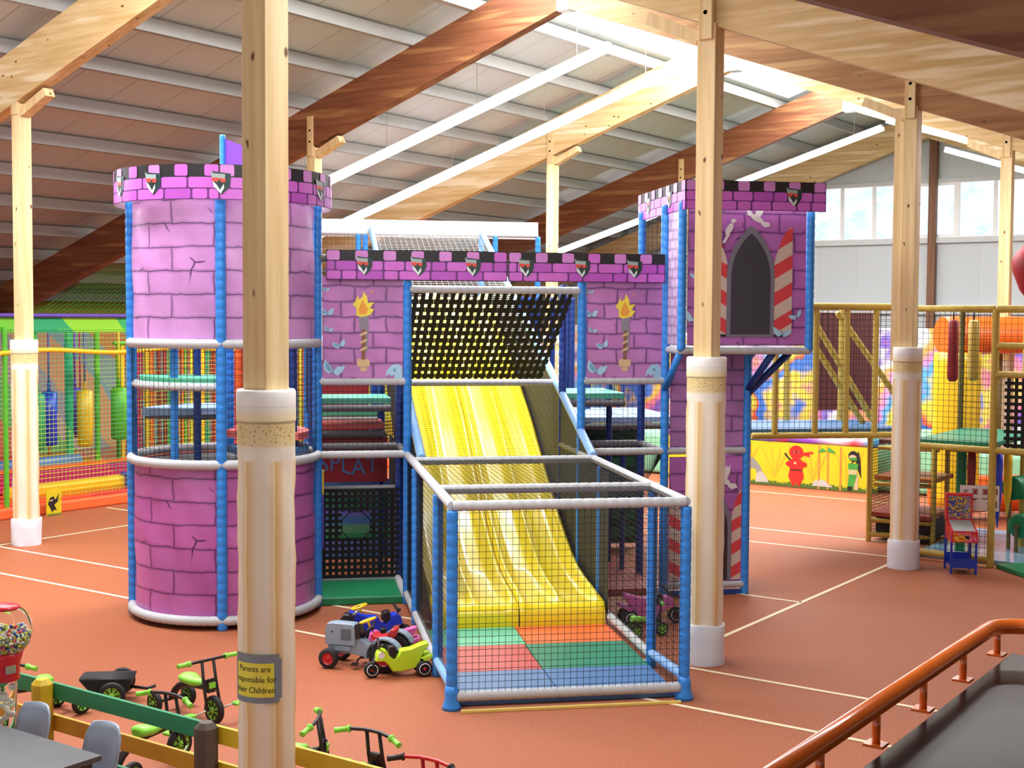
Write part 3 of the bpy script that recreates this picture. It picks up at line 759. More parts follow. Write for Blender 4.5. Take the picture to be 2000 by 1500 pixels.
# black side fabric between slide and roof
def sidefab(x, y0, ylist):
    mb = MB(); bot = [(y, max(0.02, z-.05)) for y, z in sp_ if y >= y0]
    pts = [(x, y0, .02)]+[(x, y, z) for y, z in bot]+[(x, TE-1, RT(TE-1))]+[(x, AF, L1 if y0 < AF else RT(AF))]+([(x, y0, L1-.05)] if y0 < AF else [])
    # strip it into quads so the surface stays clean
    ys_ = [y0+(TE-1-y0)*i/60 for i in range(61)]
    def bz(y):
        for (a, c), (b, d) in zip(bot, bot[1:]):
            if a <= y <= b: return c+(d-c)*(y-a)/max(1e-6, b-a)
        return bot[-1][1] if y > bot[-1][0] else 0.02
    for a, b in zip(ys_, ys_[1:]):
        tz = lambda y: L1-.05 if y < 3.47 else RT(y)-.03
        mb.poly([(x, a, bz(a)), (x, b, bz(b)), (x, b, tz(b)), (x, a, tz(a))])
    return mb.build('dark_sheet', M['fabric_black'], K)
sidefab(W2-.03, 2.64, None); sidefab(.06, 2.95, None)

# front line poles of the castle wall
for x in (-MOD, 0, W2, W2+MOD): pole(x, AF, 0, 4.0 if x < W2+1 else 4.5)
for x in (-MOD, 0, W2, W2+MOD): pole(x, 5.2, 0, 3.7, 'blue_dark'); 
for x0, x1 in ((-MOD, 0), (W2, W2+MOD)):
    rail((x0, AF, L1+.01), (x1, AF, L1+.01)); rail((x0, AF, 2.56), (x1, AF, 2.56)); rail((x0, 5.2, L1), (x1, 5.2, L1), 'grey_dark')
    for x in (x0, x1): rail((x, AF, L1), (x, 5.2, L1), 'grey_dark')
    netp([((x0, AF, L1), (x1, AF, L1), (x1, AF, 2.56), (x0, AF, 2.56))])
netp([((W2, AF, .1), (W2+MOD, AF, L1), (W2+MOD, AF, L1), (W2, AF, L1))])
rail((.02, AF, 3.61), (W2-.02, AF, 3.61))
rail((-MOD, AF, 3.95), (-.5, AF, 3.95), 'grey_dark')

# woven strap curtain above the slide
mb = MB(); n_ = 22; r_n = 11
def sc(u, v):   # v 0 top .. 1 bottom, leaning back to the crossbar
    bow = .10*math.sin(PI*u)*math.sin(PI*min(1, v*1.1))
    return Vector((.06+(W2-.14-.12*v)*u, AF+.02+1.38*v, 3.58-1.06*v-.05*bow))
for i in range(n_):
    u = (i+.5)/n_; w_ = .0132; sg = 12
    for j in range(sg):
        a, b = j/sg, (j+1)/sg
        mb.poly([sc(u-w_, a), sc(u-w_, b), sc(u+w_, b), sc(u+w_, a)])
for j in range(r_n):
    v = .06+.94*(j+.5)/r_n; w_ = .0265
    for i in range(n_):
        a, b = i/n_, (i+1)/n_; o = Vector((0, -.006 if (i+j) % 2 else .006, 0))
        mb.poly([sc(a, v-w_)+o, sc(a, v+w_)+o, sc(b, v+w_)+o, sc(b, v-w_)+o])
lab(mb.build('strap_curtain', M['strap'], K), 'curtain woven from black webbing straps above the slide')

# torch panels
def torch_panel(x0):
    mb = MB(); Wd, Hh = MOD-.11, 1.16
    f = lambda u, v, off=0: (x0+.055+u, AF-.02-off, 2.59+v)
    grid(mb, f, 0, Wd, 0, Hh, 8, 8, 0)
    d = lambda L, m, off=.003, sx=1, sy=1, cx=0, cy=0: deco(mb, f, [(cx+a*sx, cy+b*sy) for a, b in L], m, off)
    c = .46
    d([(-.035,.0),(.03,-.02),(.045,.3),(-.03,.3)], 4, .004, 1, 1, c+.015, .32)                              # shadow side
    d([(-.07,.03),(.06,.03),(.075,.075),(.06,.115),(-.06,.12),(-.075,.08)], 6, .005, 1, 1, c, .11)
    d([(-.03,0),(.03,0),(.04,.05),(-.04,.05)], 6, .005, 1, 1, c, .085)
    d([(-.022,.22),(.018,.22),(.024,.56),(-.02,.56)], 5, .006, 1, 1, c, 0)
    for k_ in range(3): d([(-.04,.0),(.03,.03),(.045,.055),(.03,.06),(-.035,.03)], 6, .008, 1, 1, c, .31+k_*.085)
    d([(-.045,.555),(.04,.56),(.065,.74),(-.06,.74)], 4, .006, 1, 1, c, 0)
    d([(-.08,.72),(-.03,.70),(.04,.715),(.08,.73),(.12,.79),(.07,.80),(.12,.87),(.05,.86),(.04,.93),(0,.99),(-.01,.93),(-.05,.90),(-.06,.95),(-.09,.88),(-.12,.84),(-.08,.80)], 2, .008, 1, 1, c, 0)
    d([(-.04,.73),(.03,.735),(.05,.79),(.02,.84),(-.01,.9),(-.04,.82),(-.06,.78)], 3, .010, 1, 1, c, 0)
    d([(.08,.97),(.11,.98),(.10,1.01)], 3, .008, 1, 1, c, 0)
    def fly(u, v, s, a):
        ca, sa = math.cos(a), math.sin(a)
        T = lambda L: [(u+(x*ca-y*sa)*s, v+(x*sa+y*ca)*s) for x, y in L]
        deco(mb, f, [(max(0.004, min(Wd-.004, p)), max(.004, q)) for p, q in T([(0,0),(-.2,.5),(-.55,1),(-.75,.6),(-.7,.1),(-.4,-.15)])], 7, .006)
        deco(mb, f, [(max(0.004, min(Wd-.004, p)), max(.004, q)) for p, q in T([(0,0),(.4,.35),(1,.3),(.7,-.15),(.3,-.4),(.05,-.2)])], 7, .007)
        deco(mb, f, [(max(0.004, min(Wd-.004, p)), max(.004, q)) for p, q in T([(-.1,.0),(-.3,.5),(-.5,.75),(-.55,.4),(-.4,.1)])], 8, .009)
        deco(mb, f, [(max(0.004, min(Wd-.004, p)), max(.004, q)) for p, q in T([(-.04,-.35),(.06,-.3),(.04,.4),(-.03,.4)])], 8, .010)
    fly(.06, .74, .09, .4); fly(.07, .55, .06, .1); fly(.20, .38, .085, .7); fly(.12, .09, .14, .1); fly(.04, 1.0, .05, .3)
    d([(-.15,.02),(-.13,.10),(-.07,.16),(.0,.17),(.04,.13),(.045,.005),(-.05,.005),(-.04,.05),(-.09,.03),(-.1,.06)], 7, .006, 1, 1, Wd-.05, 0)
    d([(-.06,.09),(-.03,.08),(-.03,.12),(-.06,.12)], 8, .009, 1, 1, Wd-.05, 0)
    return lab(mb.build('vinyl_panel', mats('brick_torch','black_paint','flame','flame_o','torch_grey','torch_brown','torch_tan','fly','fly_dark'), K), 'lilac brick panel with a burning torch and pale blue butterflies')
torch_panel(-MOD); torch_panel(W2)

# battlement board over the gateway (two boards)
mb = MB()
for u0, u1 in ((-.92, 1.13), (1.145, 3.0)):
    y = AF-.09; L = u1-u0
    mb.box(((u0+u1)/2, y+.012, 3.875), (L, .02, .335), 0)
    f = lambda u, v, off=0: (u0+u, y-.001-off, 3.71+v)
    battlement(mb, f, L, .33, [.42, 1.03, 1.65] if u0 < 0 else [.2, .86, 1.48], int(u1*10))
lab(mb.build('battlement_board', mats(*BM), K), 'long straight board printed with lilac merlons and small shields')

# ------------------------------------------------ round tower
TC = (-2.03, AF); TR = 1.0
def tf(z0, r):     # u: arc length from the front, clockwise seen from above -> to the right
    return lambda u, v, off=0: (TC[0]+math.sin(u/r)*(r+off), TC[1]-math.cos(u/r)*(r+off), z0+v)
def cylwall(z0, z1, m, label):
    mb = MB(); f = tf(z0, TR)
    def fw(u, v, off=0):
        k_ = v/(z1-z0); wob = .012*math.sin(u*5+v*2)*math.sin(PI*k_)+.006*math.sin(u*13+v*9)
        return f(u, v, off+wob-.02)
    for q in range(4):
        a, b = (q*PI/2+.05)*TR, ((q+1)*PI/2-.05)*TR
        grid(mb, fw, a, b, 0, z1-z0, 26, 12, 0)
    return lab(mb.build('vinyl_wall', M[m], K), label)
cylwall(.12, 1.69, 'brick_tower_low', 'lower lilac stone-print skirt of the round tower')
cylwall(3.03, 4.56, 'brick_tower', 'upper lilac stone-print wall of the round tower')
for q in range(4):
    a = q*PI/2; x, y = TC[0]+math.sin(a)*TR*1.01, TC[1]-math.cos(a)*TR*1.01
    pole(x, y, 0, 4.55, r=.056)
for z, m in ((.1, 'grey_pad'), (1.74, 'grey_pad'), (3.0, 'grey_pad')):
    mb = MB(); L = 2*PI*TR; mb.foampath(lambda t: tf(z, TR*1.015)(t*L+PI*TR, 0), L, .052, 0, 9, .09); lab(mb.build('ring_rail', M[m], K), 'grey padded ring rail of the round tower')
mb = MB(); Rb = 1.17; H = .36; f = tf(4.48, Rb); L = 2*PI*Rb
grid(mb, f, 0, L, 0, H, 90, 1, 0); fi = tf(4.48, Rb-.012)
I = [mb.add([fi(L*i/90, v) for i in range(91)]) for v in (0, H)]
for i in range(90): mb.face((I[0][i+1], I[0][i], I[1][i], I[1][i+1]), 9, True)
J = mb.add([f(L*i/90, H) for i in range(91)]); J2 = mb.add([f(L*i/90, 0) for i in range(91)])
for i in range(90): mb.face((J[i], J[i+1], I[1][i+1], I[1][i]), 9); mb.face((J2[i+1], J2[i], I[0][i], I[0][i+1]), 9)
battlement(mb, f, L, H, [.01, .62, 1.25, 2.1, 2.9, 3.7, 4.5, 5.3, 6.05, L-.72], 5)
lab(mb.build('battlement_ring', mats(*BM, 'white'), K), 'round crown board printed with lilac merlons and shields')
for q in range(4):      # brackets that carry the crown
    a = q*PI/2+.4; c, s_ = math.cos(a), math.sin(a); mb = MB(); mb.beam((TC[0]+s_*TR*.95, TC[1]-c*TR*.95, 4.6), (TC[0]+s_*Rb*.99, TC[1]-c*Rb*.99, 4.6), .03, .04); mb.build('crown_bracket', M['frame_grey'], K)
mb = MB(); mb.foam((TC[0]-.02, TC[1], 4.3), (TC[0]-.02, TC[1], 5.29), .032); fpo = mb.build('flag_pole', M['blue_pad'], K)
mb = MB(); mb.poly([(TC[0]+.01, TC[1], 4.88), (TC[0]+.6, TC[1]-.05, 5.0), (TC[0]+.6, TC[1]-.05, 4.98), (TC[0]+.01, TC[1], 5.26)][:1]+[(TC[0]+.62, TC[1]-.06, 4.88), (TC[0]+.62, TC[1]-.06, 5.0), (TC[0]+.01, TC[1], 5.25)])
lab(mb.build('flag', M['purple_flag'], fpo), 'purple pennant above the round tower')
mb = MB(); n_ = 22
for q in range(4):
    for i in range(n_):
        a = q*PI/2+PI/2*i/n_; p = tf(1.76, TR)(a*TR, 0); mb.strand(p, (p[0], p[1], 2.98), .0032)
    for j in range(1, 20):
        for i in range(8):
            a, b = q*PI/2+PI/2*i/8, q*PI/2+PI/2*(i+1)/8; z = 1.76+1.22*j/20
            mb.strand(tf(z, TR)(a*TR, 0), tf(z, TR)(b*TR, 0), .0032)
mb.build('net_panel', M['net_black'], K)
# landings inside the tower, seen through the middle net
def half_disc(z, th, r, a0, a1, m, lb):
    mb = MB(); k_ = 20; top = [(TC[0], TC[1], z)]+[(TC[0]+math.sin(a0+(a1-a0)*i/k_)*r, TC[1]-math.cos(a0+(a1-a0)*i/k_)*r, z) for i in range(k_+1)]
    a = mb.add(top); b = mb.add([(x, y, z-th) for x, y, z in top]); n_ = len(a)
    mb.face(a); mb.face(b[::-1])
    for i in range(n_): mb.face((b[i], b[(i+1)%n_], a[(i+1)%n_], a[i]))
    return lab(mb.build('landing', M[m], K), lb)
half_disc(2.64, .07, .93, -PI/2-.15, -.02, 'mat_teal', 'green landing in the round tower')
half_disc(2.27, .07, .90, -PI*.95, -PI/2+.25, 'mat_lightblue', 'pale blue landing in the round tower')
half_disc(2.02, .08, .92, PI/2-.5, PI*.92, 'mat_coral', 'coral landing in the round tower')
half_disc(1.86, .08, .92, .35, PI/2+.2, 'mat_blue', 'blue landing in the round tower')
mb = MB(); L = TR*.93*(PI/2+.1); mb.foampath(lambda t: tf(2.55, TR*.96)(-(PI/2+.1)*TR*.96*(1-t), 0), L, .045, 0, 9, .09); mb.build('ring_rail', M['grey_pad'], K)
mb = MB(); mb.foam((TC[0]-.9, TC[1]+.35, 2.17), (TC[0], TC[1]+.1, 2.17), .045); mb.build('rail', M['grey_dark'], K)
for a, r_ in ((-.62, .86), (-1.0, .35), (PI-.3, .9), (1.2, .8), (2.2, .86)): pole(TC[0]+math.sin(a)*r_, TC[1]-math.cos(a)*r_, .15, 3.0, 'blue_dark' if a > 0 or r_ < .5 else 'blue_pad', .042)
for x in (-.38, -.0, .52, .75): 
    mb = MB(); mb.foam((TC[0]+.32+x*.5, TC[1]+.55, 2.05), (TC[0]+.32+x*.5, TC[1]+.55, 2.98), .05); mb.build('roller', M['orange' if abs(x) > .3 else 'blue_pad'], K)
mb = MB(); mb.lathe([(.02, 1.68), (.94, 1.68), (.94, 1.6), (.02, 1.6)], (TC[0], TC[1], 0), 0, 32, False); lab(mb.build('landing', M['grey_dark'], K), 'grey floor of the tower at mid height')

# ------------------------------------------------ left bay under the torch
mb = MB(); mb.box((-.5, 4.68, .045), (.98, 1.04, .09)); 
tag(mb.build('floor_mat', M['mat_deepgreen'], None, bevel=.015, loc=(OX, OY, 0)), 'deep green floor mat beside the round tower under the torch panel', 'mat').rotation_euler = (0, 0, CRZ)
rail((-MOD+.05, 5.2, 1.2), (-.05, 5.2, 1.2), 'grey_dark'); rail((-MOD+.05, 5.2, .1), (-.05, 5.2, .1), 'grey_pad'); rail((-.02, AF, .1), (-.02, 5.2, .1), 'grey_pad')
mb = MB(); hc = (-.53, .76); hr = .17       # strap net with an octagonal crawl hole
def in_hole(x, z): return abs(x-hc[0]) < hr and abs(z-hc[1]) < hr
xs = [-.99+.075*i for i in range(14)]; zs_ = [.14+.075*i for i in range(15)]
for x in xs:
    for a, b in ((.12, 1.2),):
        if abs(x-hc[0]) < hr: L_ = [(a, hc[1]-hr), (hc[1]+hr, b)]
        else: L_ = [(a, b)]
        for p, q in L_: mb.box((x, 5.16, (p+q)/2), (.04, .006, q-p))
for z in zs_:
    L_ = [(-1.0, hc[0]-hr), (hc[0]+hr, 0)] if abs(z-hc[1]) < hr else [(-1.0, 0)]
    for p, q in L_: mb.box(((p+q)/2, 5.152, z), (q-p, .006, .04))
oc = [(math.cos(PI/8+PI/4*i)*hr*1.08, math.sin(PI/8+PI/4*i)*hr*1.08) for i in range(8)]
for i in range(8): mb.beam((hc[0]+oc[i][0], 5.145, hc[1]+oc[i][1]), (hc[0]+oc[(i+1)%8][0], 5.145, hc[1]+oc[(i+1)%8][1]), .01, .045, up=(0,1,0))
lab(mb.build('strap_net', M['strap'], K), 'black strap net with a crawl hole')
mb = MB(); mb.poly([(-1.0, 6.6, .1), (.0, 6.6, .1), (.0, 6.6, 1.15), (-1.0, 6.6, 1.15)]); mb.build('crawl_panel', M['tunnel'], K)
mb = MB(); mb.box((-.55, 5.7, 1.5), (.88, .03, .55), 0)
vs, fs = text_polys('SPLAT', .3)
mx = max(v[0] for v in vs)
add_text(mb, 'SPLAT', .3, lambda x, y: (-.96+x*.74/mx, 5.68, 1.34+y+.03*math.sin(x*9)), 1)
lab(mb.build('sign_board', mats('red_dark', 'mat_blue'), K), 'dark red board with blue lettering')
mb = MB(); mb.box((-.97, 4.3, .95), (.06, .04, .62), 1); mb.box((-.97, 4.3, 1.4), (.06, .04, .28), 0); mb.build('edge_pad', mats('yellow', 'purple'), K)
for x0, x1, y0, y1, z, m, lb in ((-1.0, -.1, 5.25, 6.0, 2.31, 'mat_teal', 'green step mat left of the slide'), (-1.0, -.2, 6.1, 6.9, 2.1, 'mat_teal', 'second green step mat left of the slide'), (-1.0, -.15, 5.6, 6.3, 1.97, 'mat_coral', 'coral step mat left of the slide'),
      (W2, W2+.8, 5.2, 6.3, 2.36, 'mat_teal', 'green step mat right of the slide'), (W2+.05, W2+1.9, 6.6, 8.4, 1.95, 'mat_lightblue', 'pale blue landing right of the slide'), (W2+.2, W2+.9, 8.6, 9.4, 2.05, 'mat_coral', 'coral step mat at the back')):
    mb = MB(); mb.box(((x0+x1)/2, (y0+y1)/2, z-.04), (x1-x0, y1-y0, .08)); lab(mb.build('step_mat', M[m], K, bevel=.012), lb)
    rail((x0, y0, z-.13), (x1, y0, z-.13), 'grey_dark')
mb = MB(); mb.poly([(-1, 7.2, 1.7), (-.25, 7.2, 1.7), (-.25, 7.2, 2.7), (-1, 7.2, 2.7)]); mb.build('back_panel', M['red_dark'], K)
mb = MB(); mb.poly([(-1, 7.22, .05), (0, 7.22, .05), (0, 7.22, 1.7), (-1, 7.22, 1.7)]); mb.poly([(.03, 5.2, .05), (.03, 7.22, .05), (.03, 7.22, 1.7), (.03, 5.2, 1.7)]); mb.build('dark_sheet', M['fabric_black'], K)  # black sheets added so the bay behind the strap net stays dark
for x, y in ((-.15, 6.4), (-.3, 7.4), (-.1, 8.2), (W2+.45, 7.0), (W2+.8, 6.0), (W2+.2, 8.5), (W2+.6, 8.8), (W2+.95, 9.0)): pole(x, y, 0, 3.6, 'blue_dark', .042)
# right bay at floor level
for i in range(4): pole(W2+.25+.2*i, 6.8-.45*i, .05, 1.62, 'blue_dark', .035)
mb = MB()
for z in (.25, .5, .75, 1.0, 1.25, 1.5): mb.box((W2+.75, 7.3, z), (1.5, .04, .13))
mb.build('slat_panel', M['mat_deepgreen'], K)
mb = MB(); mb.poly([(W2, 7.5, .05), (W2+1.6, 7.5, .05), (W2+1.6, 7.5, 1.7), (W2, 7.5, 1.7)]); mb.build('back_panel', M['panel_green'], K)  # added dark backing, stands in for the gloom behind the slats
mb = MB(); mb.box((W2+.5, 5.6, .04), (.98, 2.7, .08)); tag(mb.build('floor_mat', M['step_red'], None, bevel=.015, loc=(OX, OY, 0)), 'dull red floor mat right of the slide behind the purple ride-on', 'mat').rotation_euler = (0, 0, CRZ)
mb = MB(); mb.box((W2+.35, 8.2, .8), (.1, .1, 1.5)); mb.build('edge_pad', M['yellow'], K)

# ------------------------------------------------ back of the castle
for x in (-MOD, -.12, .0, W2, W2+.25, W2+MOD): 
    for y in (8.2, TE): pole(x, y, 0, 4.72 if y == TE else 3.6, 'blue_pad' if y == TE else 'blue_dark', .048)
rail((-MOD, TE, 4.74), (W2+MOD, TE, 4.74)); rail((-MOD, TE, 3.6), (W2+MOD, TE, 3.6), 'grey_dark')
mb = MB(); mb.box((MOD-.05, TE+.12, 4.83), (4.2, .05, .3)); lab(mb.build('fascia_board', M['white'], K), 'white fascia board along the back')
netp([((-MOD, TE, 3.6), (0, TE, 3.6), (0, TE, 4.7), (-MOD, TE, 4.7)), ((W2, TE, 3.6), (W2+MOD, TE, 3.6), (W2+MOD, TE, 4.7), (W2, TE, 4.7)), ((.1, TE, 3.6), (W2, TE, 3.6), (W2, TE, 4.7), (.1, TE, 4.7))], cell=.07)
netp([((-MOD, 5.2, 1.7), (-MOD, TE, 1.7), (-MOD, TE, 4.6), (-MOD, 5.2, 3.6))], cell=.09)
netp([((W2+MOD, 5.2, 1.7), (W2+MOD, TE, 1.7), (W2+MOD, TE, 4.6), (W2+MOD, 5.2, 3.6))], cell=.09)
netp([((-MOD, 8.2, .1), (0, 8.2, .1), (0, 8.2, 3.5), (-MOD, 8.2, 3.5))], cell=.07)
mb = MB(); mb.box((1.0, 11.8, 3.56), (1.9, .9, .08)); lab(mb.build('landing', M['mat_blue'], K), 'start platform at the top of the slide')

# ------------------------------------------------ square turret
TX0, TX1, TY0, TY1 = 3.07, 4.6, 3.6, 5.25
pole(W2+2*MOD, AF, 0, 2.95); pole(W2+2*MOD, 5.2, 0, 2.95, 'blue_dark')
for x, y in ((TX0, TY0), (TX1, TY0), (TX1, TY1), (TX0-.02, TY1)): pole(x, y, 2.93, 4.62)
pole(TX0-.04, AF+.02, 2.93, 4.62)
for p, q in (((TX0, TY0, 2.93), (TX1, TY0, 2.93)), ((TX0, TY0, 2.93), (TX0, TY1, 2.93)), ((TX1, TY0, 2.93), (TX1, TY1, 2.93)), ((TX0, TY1, 2.93), (TX1, TY1, 2.93))): rail(p, q)
for p, q in (((TX0-.03, AF, 2.45), (TX0, TY0+.05, 2.9)), ((W2+2*MOD, AF, 2.4), (TX1-.1, AF-.2, 2.9)), ((W2+2*MOD, AF, 2.45), (W2+2*MOD+.12, TY0+.05, 2.9)), ((W2+2*MOD, 5.2, 2.4), (TX1-.05, 5.2, 2.9))):
    mb = MB(); mb.tube(p, q, .042, 0, 10); mb.build('brace', M['blue_dark' if q[0] > 4 else 'blue_pad'], K)
mb = MB(); mb.box(((TX0+TX1)/2, (TY0+TY1)/2, 2.93), (TX1-TX0-.1, TY1-TY0-.1, .05)); lab(mb.build('landing', M['grey_dark'], K), 'floor of the square turret')
def arch(cx, w_, v0, spr, apex, k_=9):
    h = apex-spr; d = max(0, (h*h-w_*w_)/(2*w_)); R = w_+d; a1 = math.atan2(h, d) if d else PI/2
    right = [(cx-d+R*math.cos(a1*i/k_), spr+R*math.sin(a1*i/k_)) for i in range(k_+1)]
    return [(cx-w_, v0), (cx+w_, v0)]+right+[(2*cx-x, y) for x, y in right[-2::-1]]
def shutter(mb, f, u0, u1, v0, hz0, hz1, m0, off, left=False):
    """striped leaf; top edge rises from hz0 (at u0) to hz1 (at u1)"""
    k_ = 10; n_ = 9; top = lambda t: hz0+(hz1-hz0)*math.sin(t*PI/2)**.9
    for i in range(k_):
        a, b = i/k_, (i+1)/k_; ua, ub = u0+(u1-u0)*a, u0+(u1-u0)*b
        st = (hz1-v0)/n_*1.15; d_ = .42*abs(u1-u0)
        j = -4
        while v0+j*st < hz1:
            lo = lambda t: v0+j*st+d_*1.4*t; hi = lambda t: v0+(j+1)*st+d_*1.4*t
            la, lb_, ha, hb = max(v0, lo(a)), max(v0, lo(b)), min(top(a), hi(a)), min(top(b), hi(b))
            if ha > la+.002 or hb > lb_+.002: deco(mb, f, [(ua, la), (ub, lb_), (ub, max(hb, lb_)), (ua, max(ha, la))], m0+(j % 2), off)
            j += 1
def dove(mb, f, u, v, s, m, off, flip=1, fly_=False):
    def T(L, o=0): deco(mb, f, [(u+a*s*flip, v+b*s) for a, b in L], m, off+o)
    el = lambda cx, cy, rx, ry, an: [(cx+rx*math.cos(t)*math.cos(an)-ry*math.sin(t)*math.sin(an), cy+rx*math.cos(t)*math.sin(an)+ry*math.sin(t)*math.cos(an)) for t in [2*PI*i/14 for i in range(14)]]
    if fly_:
        T(el(0, 0, .55, .2, -.5)); T(el(-.5, .3, .17, .15, 0), .001); T([(-.68, .3), (-.85, .24), (-.66, .36)][::-1], .001); T([(.3,-.2),(.85,-.25),(.95,-.5),(.55,-.6),(.3,-.4)][::-1], .001)
        T([(-.15,.12),(.2,.0),(.42,.4),(.5,.95),(.32,.8),(.22,.92),(.1,.68),(-.02,.72)], .002); T([(-.1,.1),(-.3,-.02),(-.75,.5),(-.95,.75),(-.7,.75),(-.55,.62)][::-1], .0015)
    else:
        T(el(.1, .1, .5, .24, 1.05)); T(el(.42, .72, .18, .17, 0), .001); T([(.56,.72),(.74,.66),(.57,.8)], .001); T([(-.02,-.2),(.16,-.3),(-.25,-1.0),(-.45,-.92)][::-1], .0005); T(el(.0, .05, .42, .15, 1.15), .0015)
def butterfly(mb, f, u, v, s, m, off, a=0):
    ca, sa = math.cos(a), math.sin(a); T = lambda L: [(u+(x*ca-y*sa)*s, v+(x*sa+y*ca)*s) for x, y in L]
    deco(mb, f, T([(0,0),(-.3,.6),(-.7,1),(-.8,.4),(-.5,-.1)]), m, off); deco(mb, f, T([(0,0),(.6,.3),(1,.1),(.6,-.25),(.1,-.3)]), m, off+.001); deco(mb, f, T([(-.06,-.3),(.06,-.3),(.04,.4),(-.04,.4)]), m+1, off+.003)
TM = ['brick_turret', 'arch_grey', 'arch_dark', 'shut_red', 'shut_cream', 'dove', 'fly', 'fly_dark', 'door_dark']
mb = MB(); f = lambda u, v, off=0: (TX0+.06+u, TY0-.03-off, 2.99+v); Wd = TX1-TX0-.12
grid(mb, lambda u, v, off=0: (TX0+.06+u, TY0-.02+.008*math.sin(u*7+v*3), 2.99+v), 0, Wd, 0, 1.56, 10, 10, 0)
deco(mb, f, [(.12, .1), (Wd-.26, .1), (Wd-.26, .62), (.12, .62)], 8, .003)
shutter(mb, f, 1.02, 1.24, .13, .95, 1.36, 3, .006); shutter(mb, f, .46, .24, .13, .95, 1.36, 3, .006)
deco(mb, f, arch(.74, .285, .1, .78, 1.37), 1, .010); deco(mb, f, arch(.74, .235, .13, .77, 1.28), 2, .014)
dove(mb, f, .46, 1.31, .15, 5, .016); dove(mb, f, .80, 1.45, .17, 5, .016, 1, True)
butterfly(mb, f, 1.13, .13, .12, 6, .014, .3); butterfly(mb, f, 1.3, .34, .09, 6, .014, .9); butterfly(mb, f, .07, .28, .12, 6, .014); butterfly(mb, f, .1, .78, .08, 6, .014, .5)
lab(mb.build('vinyl_wall', mats(*TM), K), 'purple stone-print turret wall with a dark arched window, striped shutters and two doves')
mb = MB(); f = lambda u, v, off=0: (TX0-.02-off, AF-.02-u, 2.99+v); grid(mb, f, 0, .48, 0, 1.56, 4, 6, 0); mb.build('vinyl_wall', M['brick_pale'], K)
netp([((TX0, AF, 2.95), (TX0, TY1, 2.95), (TX0, TY1, 4.6), (TX0, AF, 4.6))]); netp([((TX0, TY1, 2.95), (TX1, TY1, 2.95), (TX1, TY1, 4.6), (TX0, TY1, 4.6))])
mb = MB(); f = lambda u, v, off=0: (TX1+.02+off, TY0+.05+u, 2.99+v); grid(mb, f, 0, TY1-TY0-.1, 0, 1.56, 6, 6, 0); mb.build('vinyl_wall', M['brick_turret'], K)
bx0, bx1, by0, by1 = TX0-.02, TX1+.11, TY0-.16, TY1+.2
for nm, f, L, sh in (('front', lambda u, v, off=0: (bx0+u, by0-off, 4.52+v), bx1-bx0, [.33, 1.27]), ('left', lambda u, v, off=0: (bx0-off, by1-u, 4.52+v), by1-by0, [.5, 1.4]), ('right', lambda u, v, off=0: (bx1+off, by0+u, 4.52+v), by1-by0, [.5, 1.4])):
    mb = MB(); grid(mb, f, 0, L, 0, .33, 12, 1, 0); 
    J = [f(0, 0, -.015), f(L, 0, -.015), f(L, .33, -.015), f(0, .33, -.015)]; mb.poly(J[::-1], 9)
    mb.poly([f(0, .33), f(L, .33), J[2], J[3]], 9); mb.poly([J[0], J[1], f(L, 0), f(0, 0)], 9)
    battlement(mb, f, L, .33, sh, len(nm))
    lab(mb.build('battlement_board', mats(*BM, 'white'), K), nm+' crown board of the square turret')
# turret base with the arched door
rail((W2+MOD, AF, L1+.01), (W2+2*MOD, AF, L1+.01)); rail((W2+MOD, AF, .12), (W2+2*MOD, AF, .12)); 
mb = MB(); mb.box((W2+1.5*MOD, AF, .03), (MOD-.1, .04, .06)); mb.build('base_strip', M['blue_dark'], K)
mb = MB(); f = lambda u, v, off=0: (W2+MOD+.055+u, AF-.02-off, 1.77+v); grid(mb, f, 0, MOD-.11, 0, 1.12, 6, 8, 0); lab(mb.build('vinyl_wall', M['brick_base'], K), 'plain lilac stone-print panel under the square turret')
mb = MB(); f = lambda u, v, off=0: (W2+MOD+.055+u, AF-.02-off, .16+v); grid(mb, f, 0, MOD-.11, 0, 1.5, 6, 8, 0)
shutter(mb, f, .75, .895, .02, .62, 1.1, 3, .006); shutter(mb, f, .2, .01, .02, .62, 1.1, 3, .006)
deco(mb, f, arch(.5, .275, .02, .62, 1.18), 1, .010); deco(mb, f, arch(.5, .225, .02, .61, 1.1), 8, .014)
dove(mb, f, .66, 1.22, .19, 5, .016, 1, True)
lab(mb.build('vinyl_wall', mats(*TM), K), 'lilac stone-print panel with a dark arched door, striped shutters and a dove')
mb = MB(); f = lambda u, v, off=0: (W2+2*MOD+.0+off, AF+.05+u, .16+v); grid(mb, f, 0, .95, 0, 2.7, 4, 8, 0); mb.build('vinyl_wall', M['brick_base'], K)

# mats inside the cage: six separate foam mats
XS = .965
for (x0, x1, y0, y1, m, lb) in ((.05, XS, .06, .93, 'mat_blue', 'blue foam mat at the left front of the slide cage'), (XS, W2-.05, .06, .93, 'mat_blue', 'blue foam mat at the right front of the slide cage'),
     (.05, XS, .93, 1.87, 'mat_red', 'red foam mat in the slide cage'), (XS, W2-.05, .93, 1.87, 'mat_green', 'dark green foam mat in the slide cage'),
     (.05, XS+.02, 1.87, 2.6, 'mat_teal', 'pale green foam mat at the foot of the slide'), (XS+.02, W2-.05, 1.87, 2.6, 'mat_orange', 'orange foam mat at the foot of the slide')):
    mb = MB(); cx, cy = (x0+x1)/2, (y0+y1)/2; mb.box((0, 0, .03), (x1-x0-.006, y1-y0-.006, .06))
    tag(mb.build('floor_mat', M[m], None, bevel=.008, loc=W(cx, cy)), lb, 'mat').rotation_euler = (0, 0, CRZ)
